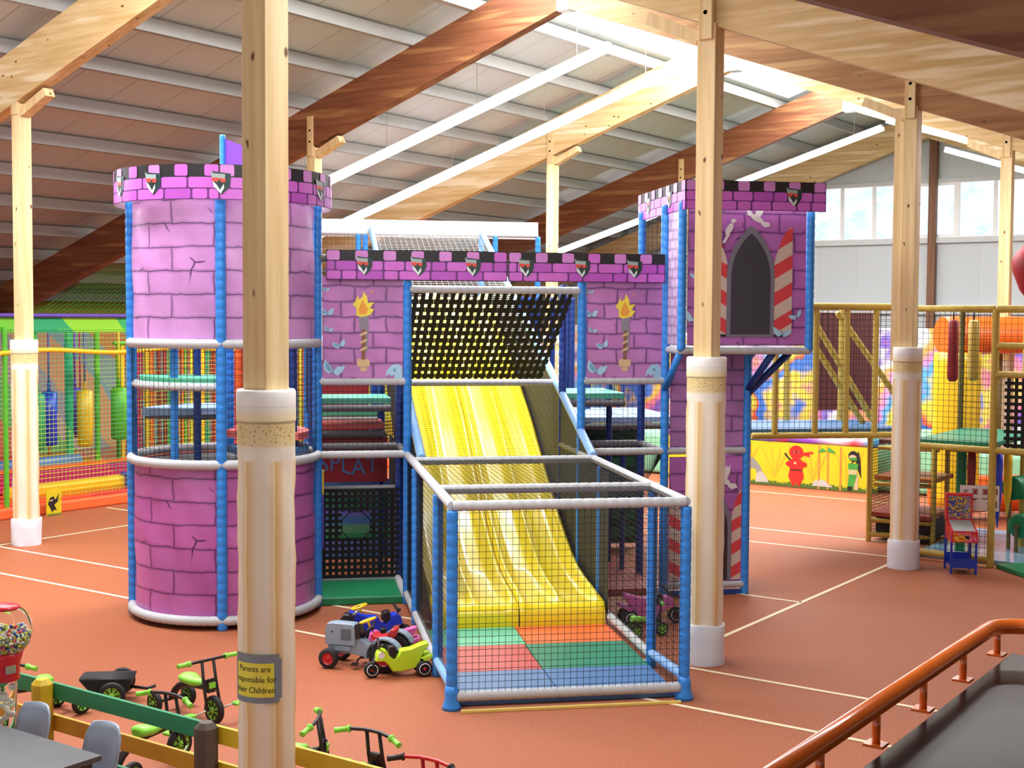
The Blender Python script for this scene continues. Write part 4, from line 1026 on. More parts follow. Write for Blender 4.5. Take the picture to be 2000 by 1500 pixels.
# ------------------------------------------------------------------ olive climbing frame (hall-aligned, with a bridge running to the castle)
GX, GY = 18.1, 5.4
G = thing('olive_climbing_frame', 'olive padded climbing frame with nets and blue and green decks behind the turret', 'climbing frame', (GX, GY, 0))
def gb(mb, name, m, label=None, bevel=0):
    o = mb.build(name, M[m] if isinstance(m, str) else m, G, bevel=bevel, loc=(-GX, -GY, 0))
    if label: o['label'] = label
    return o
def gpole(x, y, z0, z1, r=.042, m='olive_pad'): mb = MB(); mb.foam((x, y, z0), (x, y, z1), r, step=.13); gb(mb, 'pole', m)
def grail(p, q, r=.045, m='olive_pad', nm='rail'): mb = MB(); mb.foam(p, q, r, step=.16); gb(mb, nm, m)
def gnet(q, cell=.075, m='net_black', r=.0036):
    mb = MB(); a, b, c, d = q; mb.net(a, b, c, d, int((Vector(b)-Vector(a)).length/cell), int((Vector(d)-Vector(a)).length/cell), r); gb(mb, 'net_panel', m)
BA = 6.15           # bridge line, castle frame
for b in (5.18, 5.755, 6.2, 6.62): gpole(*W(b, BA)[:2], 1.74, 3.44)
for b, a in ((5.0, 7.7), (5.95, 7.7), (6.75, 7.6)): gpole(*W(b, a)[:2], 1.74, 3.44)
grail(W(4.85, BA, 3.47), (GX, 5.97, 3.47), .05); grail(W(4.85, BA, 1.71), (GX, 5.97, 1.71)); grail(W(4.9, 7.7, 3.47), W(7.6, 7.7, 3.47))
for p, q in ((W(5.95, 6.9, 3.4), W(6.95, 6.9, 1.85)), (W(6.38, 6.9, 3.4), W(7.3, 6.9, 2.2)), (W(5.95, 7.0, 3.12), W(6.85, 7.0, 1.8))): grail(p, q, .045, nm='brace')
mb = MB(); c_ = W(5.95, 6.95, 1.765); mb.box(c_, (2.25, 1.5, .07), rz=CRZ); gb(mb, 'deck', 'mat_blue', 'blue padded deck', .012)
gnet((W(4.85, BA, 1.74), (GX-.02, 5.97, 1.74), (GX-.02, 5.97, 3.45), W(4.85, BA, 3.45))); gnet((W(4.9, 7.7, 1.74), W(7.6, 7.7, 1.74), W(7.6, 7.7, 3.45), W(4.9, 7.7, 3.45)), .09)
for x, y in ((GX, 5.97), (18.0, 4.83), (18.0, 3.7), (20.4, 5.97), (19.6, 4.83), (20.4, 4.83), (19.3, 4.3), (20.8, 3.9)): gpole(x, y, 0, 3.44, .05 if x < 18.2 else .045, 'olive_pad' if x < 20 else 'olive_dark')
for z in (3.45, 1.57, .1): grail((GX, 5.97, z), (18.0, 4.83, z))
for z in (3.45, 2.96, 2.58, 1.57): grail((18.0, 4.83, z), (18.0, 3.6, z))
grail((20.4, 5.97, 3.45), (20.4, 3.7, 3.45)); grail((19.3, 4.3, 2.35), (19.5, 3.9, 2.4), .03); grail((19.0, 4.83, 1.5), (20.4, 4.83, 1.5), .04, 'olive_dark'); grail((19.6, 5.9, 1.4), (19.6, 4.8, 1.4), .04, 'olive_dark')
mb = MB(); mb.box((19.35, 5.4, 1.62), (2.4, 1.08, .07)); gb(mb, 'deck', 'mat_green', 'green padded deck', .012)
gnet(((GX, 5.97, 1.6), (18.0, 4.83, 1.6), (18.0, 4.83, 3.42), (GX, 5.97, 3.42))); gnet(((GX, 5.97, .1), (18.0, 4.83, .1), (18.0, 4.83, 1.54), (GX, 5.97, 1.54)))
gnet(((20.4, 5.97, 1.6), (20.4, 3.7, 1.6), (20.4, 3.7, 3.42), (20.4, 5.97, 3.42)), .09)
mb = MB(); p0, p1 = W(6.95, 9.0), W(7.95, 9.0); mb.poly([(p0[0], p0[1], 1.85), (p1[0], p1[1], 1.85), (p1[0], p1[1], 3.4), (p0[0], p0[1], 3.4)]); gb(mb, 'back_panel', 'brown_panel', 'dull brown backing panel')
mb = MB()
for i in range(13): mb.box((18.3+.02*(i % 2), 4.72-.095*i, 2.06), (.008, .045, 1.0))
for i in range(11): mb.box((18.31, 4.15, 1.62+.093*i), (.008, 1.25, .045))
gb(mb, 'strap_net', 'strap', 'black strap climbing net')
# stepped entry unit
for x, y in ((19.1, 6.9), (19.35, 6.02), (20.25, 6.9), (20.25, 6.1)): gpole(x, y, 0, 1.6, .04)
for z, m, d in ((.40, 'step_red', 0), (.93, 'step_orange', .25), (1.46, 'brown_panel', .5)):
    mb = MB(); mb.box((19.72+d*.35, 6.46, z), (1.1-d*.6, .9, .07)); gb(mb, 'step', m, bevel=.01)
    grail((19.15+d*.6, 6.9, z-.09), (19.3+d*.6, 6.02, z-.09), .035)
grail((19.1, 6.9, .1), (19.35, 6.02, .1), .04); gnet(((19.1, 6.92, .1), (20.25, 6.92, .1), (20.25, 6.92, 1.55), (19.1, 6.92, 1.55)), .045, 'net_brown', .005)
mb = MB(); mb.box((19.75, 6.46, .2), (.9, .8, .3)); gb(mb, 'step_core', 'ink')
gpole(18.75, 5.45, 0, 1.56, .07, 'mat_deepgreen')
# loose or hanging pieces around it
mb = MB(); mb.box((0, 0, .03), (2.7, 2.4, .06)); o = mb.build('floor_mat', plain('mat_shiny', '86aec8', rough=.15, var=.2), None, bevel=.01, loc=(19.6, 4.72, 0)); tag(o, 'shiny pale blue floor mat inside the olive frame behind the pinball machine', 'mat')
mb = MB(); mb.box((0, 0, .03), (1.6, .75, .06)); o = mb.build('floor_mat', M['mat_deepgreen'], None, bevel=.01, loc=W(8.75, 4.85)); o.rotation_euler = (0, 0, CRZ); tag(o, 'dark green floor mat at the right edge in front of the olive frame', 'mat')
def hanging(name, b, a, z0, z1, r, m, label, cat_, prof=None, cord=3.42):
    t = thing(name, label, cat_, W(b, a, z1))
    mb = MB(); L = z1-z0; mb.lathe(prof or [(r*.5, -L), (r*.9, -L+.03), (r, -L+.08), (r*.92, -.3), (r*.95, -.04), (r*.6, 0)], (0, 0, 0), 0, 14); mb.build('body', M[m], t)
    mb = MB(); mb.tube((0, 0, 0), (0, 0, max(.05, cord-z1)), .012, 0, 6); mb.build('cord', M['black_metal'], t); return t
hanging('punch_bag', 7.79, 6.2, 2.44, 3.3, .075, 'red_dark', 'slim dark red punch bag hanging inside the olive frame', 'punch bag')
hanging('punch_bag', 8.18, 6.35, 2.44, 3.3, .08, 'olive_pad', 'slim olive punch bag hanging right of the dark red one', 'punch bag')
for b, a, m, l_ in ((8.23, 5.7, 'blue_toy', 'blue tapered foam spike hanging under the olive frame'), (8.49, 5.9, 'yellow', 'yellow tapered foam spike hanging under the olive frame'), (8.0, 6.0, 'red_dark', 'dark red tapered foam spike hanging under the olive frame')):
    hanging('foam_spike', b, a, .46 if m == 'blue_toy' else .58, 1.5, .06, m, l_, 'foam spike', [(.008, -1.04 if m == 'blue_toy' else -.92), (.05, -.6), (.06, -.2), (.05, 0)], 1.53)
for b, a, z, l_ in ((8.72, 6.0, .42, 'green padded roller at the right edge, the lower one'), (8.75, 6.25, .92, 'green padded roller at the right edge, the upper one')):
    t = thing('padded_roller', l_, 'roller', W(b, a, z), CRZ+.5); mb = MB(); mb.lathe([(.05, -.001), (.15, 0), (.17, .02), (.17, .7), (.15, .72)], (0, 0, 0), 0, 20, axis='x'); mb.build('padding', M['mat_deepgreen'], t)
    mb = MB(); mb.lathe([(.03, -.06), (.03, .8)], (0, 0, 0), 0, 10, axis='x'); mb.build('axle', M['olive_dark'], t)
    for q in (.75, -.04): mb = MB(); mb.beam((q, 0, 0), (q, 0, -z), .04, .04); mb.build('stand', M['olive_dark'], t)
t = thing('hanging_pod', 'dark red hanging pod at the right edge above the olive frame', 'hanging pod', (20.3, 5.02, 4.0))
mb = MB(); mb.lathe([(.02, -.36), (.1, -.26), (.2, .0), (.22, .15), (.16, .3), (.04, .42)], (0, 0, 0), 0, 16); mb.build('pod', M['red_dark'], t); mb = MB(); mb.tube((0, 0, .4), (0, 0, 1.6), .012); mb.build('cord', M['black_metal'], t)
t = thing('tube_slide', 'yellow and orange enclosed tube slide behind the olive frame', 'tube slide', W(9.5, 9.2), CRZ)
mb = MB(); mb.rings([((-.02, 0, .25+.18*i), .37+.012*(i % 2)) for i in range(15)], 0, 20); mb.build('tube', M['yellow'], t)
mb = MB(); mb.rings([((-.3+.25*i, 0, 3.05), .3+.015*(i % 2)) for i in range(11)], 0, 18); mb.build('tube', M['orange'], t)
mb = MB(); mb.rings([((-.3+.25*i, .1, .42), .3+.015*(i % 2)) for i in range(11)], 0, 18); mb.build('tube', M['orange'], t)
for x in (.9, 2.1): mb = MB(); mb.tube((x, .3, 0), (x, .3, 3.0), .05, 0, 8); mb.build('support_post', M['olive_dark'], t)

# ------------------------------------------------------------------ inflatable hall and its banner
mb = MB()
def iw(u, v, off=0): return (30.4+.28*math.sin(u*1.9)*(.4+.6*math.sin(v))-.5*math.cos(v*1.0)*.3, 4.5+u, v)
grid(mb, iw, 0, 17.5, 0, 3.1, 120, 16)
tag(mb.build('inflatable_wall', M['inflatable'], fix=False), 'rainbow coloured inflatable wall behind the nets at the far end', 'inflatable')
mb = MB(); mb.box((26.9, 10.5, .45), (4.6, 9, .86)); tag(mb.build('bounce_bed', plain('bounce', '8fd0a8', rough=.35), bevel=.08, seg=3), 'pale green raised bounce bed behind the yellow banner', 'bounce bed')
T = thing('padded_barrier', 'yellow banner barrier with a red ninja, bamboo and rocks under a striped pad', 'banner', (24.25, 10.8, 0))
mb = MB(); f = lambda u, v, off=0: (-.02-off+.01*math.sin(u*6), 2.3-u, .02+v)
BL = 4.5; grid(mb, f, 0, BL, 0, .86, 20, 3, 0)
for i in range(60):
    u = BL*i/60; h = .07+.05*rnd.random(); deco(mb, f, [(u, 0), (u+.09, 0), (u+.06, h), (u+.03, h*.8), (u+.01, h*1.1)], 6, .004+.0004*(i % 3))
for u0 in (.9, 1.75, 2.4, 3.2, 3.9):      # faint bamboo shadows
    for a in (-.7, -.2, .35, .8): deco(mb, f, [(u0, .15), (u0+.02, .15), (u0+.3*a+.05, .62), (u0+.42*a, .8), (u0+.28*a, .62)], 9, .003)
def blob(pts, m, off): deco(mb, f, pts, m, off)
blob([(1.7,.03),(1.72,.5),(1.84,.56),(2.0,.5),(2.12,.36),(2.18,.2),(2.3,.04)], 4, .005); blob([(2.02,.04),(2.04,.2),(2.12,.27),(2.22,.2),(2.3,.05)], 5, .006); blob([(3.2,.05),(3.25,.15),(3.38,.19),(3.5,.15),(3.62,.05)], 5, .005)
for u in (1.76, 1.9, 3.34, 3.52, 3.78): 
    for k_ in range(6): blob([(u-.02,.0+.14*k_),(u+.02,.0+.14*k_),(u+.016,.135+.14*k_),(u-.016,.135+.14*k_)], 7, .007)
for a in (0, .5, 1.0, 2.6, 3.1): blob([(3.5, .74), (3.5+.09*math.cos(a)-.02, .74+.05*math.sin(a)+.03), (3.5+.2*math.cos(a), .74-.05+.1*math.sin(a)), (3.5+.09*math.cos(a), .72)], 8, .009)
u = 2.88      # red-clad figure with folded arms
ell = lambda cx, cy, rx, ry, n_=18: [(cx+rx*math.cos(2*PI*i/n_), cy+ry*math.sin(2*PI*i/n_)) for i in range(n_)]
blob([(u-.26,.64),(u-.23,.66),(u-.1,.52),(u-.13,.5)], 3, .007)
blob([(u+.13,.68),(u+.32,.71),(u+.36,.68),(u+.26,.66),(u+.28,.6),(u+.2,.62),(u+.12,.63)], 1, .007)
blob(ell(u, .68, .15, .135), 1, .008); blob([(u-.1,.665),(u+.1,.665),(u+.09,.70),(u-.09,.70)], 2, .010); blob([(u-.07,.675),(u-.015,.68),(u-.07,.69)], 10, .012); blob([(u+.07,.675),(u+.015,.68),(u+.07,.69)], 10, .012)
blob([(u-.13,.33),(u+.13,.33),(u+.15,.5),(u+.08,.56),(u-.08,.56),(u-.15,.5)], 1, .008); blob(ell(u-.1,.45,.12,.06), 1, .010); blob(ell(u+.1,.45,.12,.06), 1, .010); blob([(u-.2,.425),(u+.2,.425),(u+.18,.435),(u-.18,.435)], 2, .012)
blob(ell(u-.02,.47,.03,.025,10), 10, .013); blob([(u-.13,.325),(u+.13,.325),(u+.13,.345),(u-.13,.345)], 3, .012)
blob([(u-.16,.2),(u-.14,.32),(u+.14,.32),(u+.16,.2),(u+.1,.08),(u+.08,.02),(u+.02,.03),(u+.01,.1),(u-.01,.1),(u-.02,.03),(u-.08,.02),(u-.1,.08)], 1, .008)
u = 4.03      # second figure in green with long black hair
blob([(u-.06,.5),(u+.1,.78),(u+.14,.6),(u+.16,.25),(u+.1,.4),(u+.04,.6)], 3, .007); blob(ell(u, .68, .1, .1, 14), 3, .008); blob(ell(u-.01, .655, .075, .05, 12), 10, .010); blob([(u-.08,.6),(u+.08,.6),(u+.06,.66),(u-.07,.65)], 8, .011)
blob([(u-.09,.4),(u+.08,.4),(u+.1,.54),(u-.1,.54)], 8, .008); blob([(u-.08,.32),(u+.07,.32),(u+.08,.42),(u-.09,.42)], 10, .009); blob([(u-.1,.1),(u+.02,.1),(u+.08,.33),(u-.08,.33)], 8, .010); blob([(u+.02,.04),(u+.1,.04),(u+.1,.33),(u+.02,.33)], 10, .008); blob([(u-.1,.02),(u-.02,.02),(u-.02,.12),(u-.1,.12)], 3, .009)
mb.build('banner', mats('board_yellow','ninja_red','ninja_dark','ink','rock','rock_pale','grass','bamboo','leaf','shade_yellow','skin'), T)
mb = MB(); mb.rings([((.04, -2.3+.23*i, .95+.012*math.sin(i*1.7)), .085) for i in range(21)], 0, 10); mb.build('top_pad', M['padding_multi'], T)

# ------------------------------------------------------------------ far left obstacle pen
PX, PY = 15.0, 18.9
Q = thing('obstacle_pen', 'green netted obstacle course pen with yellow padded rail along the left wall', 'obstacle course', (PX, PY, 0))
def qb(mb, name, m, label=None, bevel=0):
    o = mb.build(name, M[m], Q, bevel=bevel, loc=(-PX, -PY, 0))
    if label: o['label'] = label
    return o
for x, y, r in ((12.72, 18.9, .04), (13.35, 19.0, .04), (15.1, 20.5, .075), (15.8, 20.6, .05), (17.6, 18.95, .045), (20.5, 18.95, .045), (23.5, 18.95, .045)):
    mb = MB(); mb.foam((x, y, .2 if y > 19.5 else 0), (x, y, 3.1), r, step=.16); qb(mb, 'pole', 'pen_green' if r != .075 else 'pen_teal')
mb = MB(); mb.foampath(lambda t: (10+15*t, 18.86-.04*math.sin(t*20), 2.68+.03*math.sin(t*34)), 15, .04, 0, 9, .12); lab(qb(mb, 'rail', 'yellow'), 'yellow padded rail')
mb = MB(); mb.foam((10, 18.9, 3.28), (25, 18.9, 3.28), .035, step=.3); qb(mb, 'rail', 'purple')
mb = MB(); mb.box((17.5, 18.95, 3.13), (15, .03, .26)); qb(mb, 'top_band', 'pen_band')
mb = MB(); mb.net((10, 18.92, .2), (25, 18.92, .2), (25, 18.92, 3.05), (10, 18.92, 3.05), 190, 38, .0034); qb(mb, 'net_panel', 'pen_net')
mb = MB(); mb.net((17, 24.5, 3.2), (26, 24.5, 3.2), (26, 24.5, 5.0), (19.5, 24.5, 4.6), 60, 14, .006); qb(mb, 'net_panel', 'pen_green')
mb = MB(); mb.box((17.5, 22.4, .13), (15, 7.0, .2)); qb(mb, 'padded_floor', 'pen_mat', bevel=.03)
mb = MB(); mb.box((17.5, 18.82, .09), (15, .14, .18)); qb(mb, 'edge_pad', 'mat_orange', bevel=.03)
mb = MB(); mb.box((16, 19.35, .32), (6.0, .22, .2)); qb(mb, 'beam', 'yellow', bevel=.05)
mb = MB(); mb.box((16, 19.95, .42), (6.0, .25, .36)); qb(mb, 'beam', 'magenta', bevel=.04)
mb = MB(); mb.box((16, 19.95, .615), (6.0, .27, .03)); qb(mb, 'beam_cap', 'orange')
mb = MB(); mb.box((15.55, 19.25, .34), (.42, .26, .28)); qb(mb, 'beam_block', 'purple', bevel=.03)
mb = MB(); mb.poly([(9, 25.2, 0), (26, 25.2, 0), (26, 25.2, 3.2), (9, 25.2, 3.2)]); qb(mb, 'mural_panel', 'mural')
# hanging bags and rollers in the pen
def bag(x, y, z0, z1, r, m, cm, label):
    t = thing('punch_bag', label, 'punch bag', (x, y, z1)); L = z1-z0
    mb = MB(); mb.lathe([(r*.6, -L), (r, -L+.03), (r, -.03), (r*.6, 0)], (0, 0, 0), 0, 18); mb.build('body', M[m], t)
    mb = MB(); mb.tube((0, 0, 0), (0, 0, .16), .03, 0, 8); mb.build('neck', M[m], t)
    mb = MB(); mb.tube((0, 0, .1), (0, 0, 3.15-z1), .02, 0, 7); mb.build('sleeve', M[cm], t); return t
bag(15.45, 20.5, .86, 1.91, .15, 'yellow', 'purple', 'yellow punch bag on a purple sleeve in the left pen')
bag(14.75, 20.6, .92, 1.91, .15, 'blue_toy', 'purple', 'blue punch bag just right of the far left post')
bag(16.22, 20.5, .93, 1.93, .15, 'pen_green', 'yellow', 'green punch bag beside the round tower')
bag(14.3, 20.3, .9, 1.9, .13, 'pen_teal', 'purple', 'teal punch bag half hidden by the far left post')
bag(15.9, 21.4, .95, 1.9, .13, 'purple', 'purple', 'purple punch bag behind the yellow one')
bag(16.7, 22.3, .9, 1.55, .16, 'red', 'magenta', 'red punch bag behind the green one')
t = thing('padded_roller', 'blue padded roller lying across the red pen floor', 'roller', (14.2, 20.4, .62)); mb = MB(); mb.lathe([(.1, -.8), (.13, -.78), (.13, 1.02), (.1, 1.04)], (0, 0, 0), 0, 18, axis='x'); mb.build('padding', M['mat_blue'], t)
for q in (-.75, .95): mb = MB(); mb.tube((q, 0, 0), (q, 0, -.39), .04, 0, 8); mb.build('stand', M['pen_green'], t)
t = thing('foam_tube', 'short yellow and blue foam tube on the pen floor', 'foam tube', (16.05, 21.6, .36), .2); mb = MB(); mb.lathe([(.13, -.32), (.13, -.12), (.131, -.12), (.131, .1), (.13, .1), (.13, .34)], (0, 0, 0), [0, 0, 1, 1, 0], 18, axis='x'); mb.build('tube', mats('yellow', 'blue_toy'), t)
t = thing('spin_disc', 'small yellow disc standing in the left pen', 'disc', (15.07, 20.95, 1.66), .6); mb = MB(); mb.lathe([(.02, -.03), (.14, -.02), (.15, 0), (.14, .02), (.02, .03)], (0, 0, 0), 0, 20, axis='y'); mb.build('disc', M['yellow'], t); mb = MB(); mb.tube((0, .06, 0), (0, .06, -1.43), .02); mb.build('stand', M['red'], t)
mb = MB(); f = lambda u, v, off=0: (u, -off, v); mb.box((.14, .012, .22), (.28, .02, .44), 0)
deco(mb, f, [(.02,.2),(.06,.3),(.13,.32),(.16,.26),(.24,.36),(.2,.24),(.28,.3),(.2,.22),(.14,.18),(.19,.08),(.14,.1),(.1,.06),(.06,.14)], 1, .002); deco(mb, f, [(.05,.24),(.12,.25),(.12,.27),(.05,.26)], 2, .004); 
for i in range(9): deco(mb, f, [(.03*i, .0), (.03*i+.035, .0), (.03*i+.02, .05)], 3, .003)
tag(mb.build('sign_board', mats('board_yellow', 'ink', 'skin', 'grass'), None, loc=(13.22, 18.55, .0)), 'small yellow board with a black figure right of the far left post', 'sign')
sc_ = ['red', 'yellow', 'pen_green', 'orange', 'magenta', 'candy_y', 'red_dark', 'yellow', 'pen_teal']
S = thing('strip_curtain', 'curtain of narrow red, yellow, green and orange foam strips seen through the round tower', 'strip curtain', (19.5, 21, 0))
mb = MB(); mb.foam((-3, 0, 2.75), (4, 0, 2.75), .04, step=.3); mb.tube((-2.9, 0, 0), (-2.9, 0, 2.75), .04); mb.tube((3.9, 0, 0), (3.9, 0, 2.75), .04); mb.build('frame', M['pen_green'], S)
for i in range(46):
    x = -2.8+.145*i+rnd.uniform(-.02, .02); mb = MB(); w_ = rnd.uniform(.05, .11); mb.box((x, rnd.uniform(-.04, .04), 1.6), (w_, .03, 2.25)); mb.build('strip', M[sc_[rnd.randrange(len(sc_))]], S)

# ------------------------------------------------------------------ ride-on toys
def wheel(mb, x, y, z, r, w_, hub=.6, mt=0, mr=1, spokes=0):
    """axis along y"""
    h = w_/2
    mb.lathe([(r*hub, -h), (r*.93, -h), (r, -h*.55), (r, h*.55), (r*.93, h), (r*hub, h)], (x, y, z), mt, 24, axis='y', cap=False)
    mb.lathe([(.001, -h*.8), (r*hub*.35, -h*.9), (r*hub*.4, -h*.45), (r*hub*.85, -h*.45), (r*hub*1.01, -h*.9)], (x, y, z), mr, 24, axis='y', cap=False)
    mb.lathe([(r*hub*1.01, h*.9), (r*hub*.85, h*.45), (r*hub*.4, h*.45), (r*hub*.35, h*.9), (.001, h*.8)], (x, y, z), mr, 24, axis='y', cap=False)
    for k_ in range(spokes):
        a = 2*PI*k_/spokes
        for s in (-1, 1): mb.beam((x+r*hub*.3*math.cos(a), y+s*h*.62, z+r*hub*.3*math.sin(a)), (x+r*hub*.95*math.cos(a), y+s*h*.62, z+r*hub*.95*math.sin(a)), .008, .012, 0, up=(0,1,0))
def wheel_part(root, x, y, z, r, w_, rim, hub=.6, spokes=8, nm='wheel'):
    m2 = MB(); wheel(m2, 0, 0, 0, r, w_, hub, 0, 1, spokes); full = m2.f
    m2.f = [q for q in full if q[1] == 0]; o = m2.build(nm, M['tyre'], root, loc=(x, y, z))
    m2.f = [(q[0], 0, q[2], q[3]) for q in full if q[1] == 1]; m2.build('rim', M[rim], o)
    return o
def seat_mesh(root, x, z, m, s=1):
    mb = MB(); rows = []
    sec = [(-.125,.0,.045,.03),(-.11,.012,.075,.045),(-.06,.012,.085,.05),(0,.0,.07,.045),(.06,-.004,.045,.04),(.11,-.002,.032,.034),(.135,-.008,.014,.018)]
    for dx, dz, hw, hh in sec:
        rows.append(mb.add([(x+dx*s, hw*s*math.cos(2*PI*j/12), z+dz*s+hh*s*math.sin(2*PI*j/12)*(.75 if j < 6 else 1)) for j in range(12)]))
    for a, b in zip(rows, rows[1:]):
        for j in range(12): mb.face((a[j], b[j], b[(j+1)%12], a[(j+1)%12]), 0, True)
    mb.face(rows[0]); mb.face(rows[-1][::-1])
    return lab(mb.build('seat', M[m], root, fix=True), m.replace('lime', 'lime green')+' saddle')
def trike(x, y, rz, label, metal='black_metal', accent='lime', curved=False, grips=None, plate=True):
    t = thing('tricycle', label, 'tricycle', (x, y, 0), rz)
    mb = MB(); rt_ = .019
    arc = [(-.055, 0, .29), (-.16, 0, .275), (-.30, 0, .265), (-.40, 0, .255), (-.48, 0, .225), (-.545, 0, .175), (-.585, 0, .12), (-.6, 0, .1)]
    mb.rings([(p, .03 if i > 2 else .026) for i, p in enumerate(arc)], 0, 10); mb.tube((-.6, -.16, .09), (-.6, .16, .09), .016, 0, 8)
    mb.box((-.055, 0, .3), (.05, .07, .1)); mb.build('frame', M[metal], t)
    mb = MB(); 
    for s in (-1, 1): mb.path([(0, s*.065, .115), (-.035, s*.062, .24), (-.06, s*.06, .34), (-.085, s*.055, .5)], .013, 0, 8)
    mb.box((-.045, 0, .27), (.02, .13, .02)); mb.box((-.06, 0, .345), (.02, .13, .02)); mb.box((-.05, 0, .305), (.03, .06, .09)); mb.build('fork', M[metal], t)
    if plate: mb = MB(); mb.box((-.025, 0, .31), (.012, .06, .045)); lab(mb.build('badge', M[accent], t), 'lime green badge')
    mb = MB()
    if curved: hb = [(-.15, -.27, .485), (-.11, -.17, .505), (-.09, -.07, .512), (-.088, 0, .513), (-.09, .07, .512), (-.11, .17, .505), (-.15, .27, .485)]
    else: hb = [(-.09, -.27, .505), (-.087, -.1, .507), (-.087, .1, .507), (-.09, .27, .505)]
    mb.path(hb, .013, 0, 9); hbo = mb.build('handlebar', M[metal], t)
    for s in (0, -1):
        p, q = Vector(hb[s]), Vector(hb[1 if s == 0 else -2]); d = (q-p).normalized(); mb = MB()
        mb.rings([(p-d*.012, .016), (p-d*.01, .021), (p, .021), (p+d*.002, .019), (p+d*.085, .019), (p+d*.087, .026), (p+d*.1, .026), (p+d*.102, .014)], 0, 10)
        lab(mb.build('grip', M[grips or accent], hbo), 'handlebar grip')
    seat_mesh(t, -.29, .305, accent if accent != 'red' else 'red')
    wheel_part(t, 0, 0, .115, .115, .045, accent if accent != 'red' else 'white', .68, 8, 'front_wheel')
    for s in (-1, 1): wheel_part(t, -.6, s*.165, .09, .09, .04, accent if accent != 'red' else 'white', .66, 8, 'rear_wheel')
    for s in (-1, 1):
        mb = MB(); mb.path([(0, s*.03, .115), (s*.01, s*.085, .115), (s*.06, s*.1, .115+s*.03), (s*.07, s*.15, .115+s*.03)], .007, 0, 6); cko = mb.build('crank', M['chrome'], t)
        mb = MB(); mb.box((s*.07, s*.18, .115+s*.03), (.075, .075, .022)); 
        for k_ in range(3): mb.box((s*.07-.022+.022*k_, s*.18, .127+s*.03), (.008, .07, .006))
        mb.build('pedal', M[accent if accent != 'red' else 'black_metal'], cko, bevel=.006)
    return t
trike(7.26, 8.02, -PI/2-.12, 'black tricycle with lime seat and pedals, fully in view left of the nearest post')
trike(6.52, 7.58, .05, 'black tricycle with lime seat behind the green fence boards, nearest the dark fence post', curved=True)
trike(6.2, 9.27, PI, 'black tricycle partly hidden behind the gumball machine')
trike(6.7, 6.22, -.98, 'black tricycle with lime grips just right of the nearest post', curved=True)
trike(6.74, 5.8, .02, 'black tricycle with curved lime-gripped handlebar, right of the one beside the post', curved=True)
trike(6.52, 5.14, .05, 'red tricycle handlebar with black grips at the bottom edge', 'red', 'red', True, 'black_metal', False)
t = thing('trike_trailer', 'black tub trailer with lime wheels behind the green fence board', 'trailer', (7.22, 9.18, 0), math.atan2(.75, -.66))
mb = MB(); mb.prism([(-.1,.1),(.2,.1),(.3,.22),(-.15,.22)], -.14, .14, 0, .04); mb.build('tub', M['tyre'], t); mb = MB(); mb.tube((0, -.24, .11), (0, .24, .11), .015); mb.path([(-.1, 0, .12), (-.25, 0, .1), (-.32, 0, .12)], .014); mb.build('axle_frame', M['black_metal'], t)
for s in (-1, 1): wheel_part(t, 0, s*.24, .11, .11, .05, 'lime', .66, 8)

# tractor, facing away from the cage
t = thing('ride_on_tractor', 'grey toy pedal tractor with red front wheels and red seat beside the cage', 'ride-on toy', (*W(-.64, 1.48)[:2], 0), CRZ+PI-.43)
mb = MB(); mb.prism([(.06,.2),(.07,.38),(.10,.405),(.30,.41),(.36,.40),(.375,.36),(.375,.2)], -.075, .075, 0, .05); mb.build('bonnet', M['tractor_grey'], t)
for s in (-1, 1):
    mb = MB(); mb.box((.16, s*.077, .31), (.1, .006, .1)); mb.box((.16, s*.079, .31), (.07, .006, .07)); mb.build('side_vent', M['tractor_dark'], t)
    mb = MB(); mb.lathe([(.008, 0), (.008, .006)], (.30, s*.074, .33), 0, 8, axis='y'); mb.build('button', M['ink'], t)
mb = MB()
for k_ in range(5): mb.box((.378, 0, .22+.03*k_), (.006, .11, .014))
mb.box((.376, 0, .28), (.004, .1, .14))
mb.build('grille', M['tractor_dark'], t)
mb = MB(); mb.prism([(.36,.2),(.36,.15),(.3,.12),(.1,.12),(-.02,.1),(-.32,.1),(-.32,.22),(-.05,.22),(.06,.3),(.1,.2)], -.055, .055, 0, .03); mb.box((.2, 0, .17), (.16, .14, .05)); mb.box((.3, 0, .16), (.06, .1, .08)); mb.build('chassis', M['tractor_grey'], t, bevel=.006)
mb = MB(); mb.tube((.3, -.17, .095), (.3, .17, .095), .014); mb.tube((-.26, -.19, .15), (-.26, .19, .15), .016); mb.tube((.04, -.09, .08), (.04, .09, .08), .009); mb.build('axle', M['black_metal'], t)
for s in (-1, 1):
    wheel_part(t, .3, s*.16, .095, .095, .06, 'red', .58, 0, 'front_wheel'); wheel_part(t, -.26, s*.17, .15, .15, .075, 'red', .55, 0, 'rear_wheel')
    mb = MB(); k_ = 10; a0, a1 = -.15, 2.7
    A = [[( -.26+math.cos(a0+(a1-a0)*i/k_)*r_, s*.17+d_, .15+math.sin(a0+(a1-a0)*i/k_)*r_) for i in range(k_+1)] for r_, d_ in ((.165, -.05), (.165, .05), (.18, .05), (.18, -.05))]
    I = [mb.add(q) for q in A]
    for i in range(k_):
        for c in range(4): mb.face((I[c][i], I[c][i+1], I[(c+1)%4][i+1], I[(c+1)%4][i]), 0, False)
    mb.build('mudguard', M['tractor_grey'], t, fix=True)
    mb = MB(); mb.path([(.04, s*.06, .08), (.05, s*.1, .05)], .008); mb.box((.05, s*.13, .05), (.06, .06, .015)); mb.build('pedal', M['black_metal'], t)
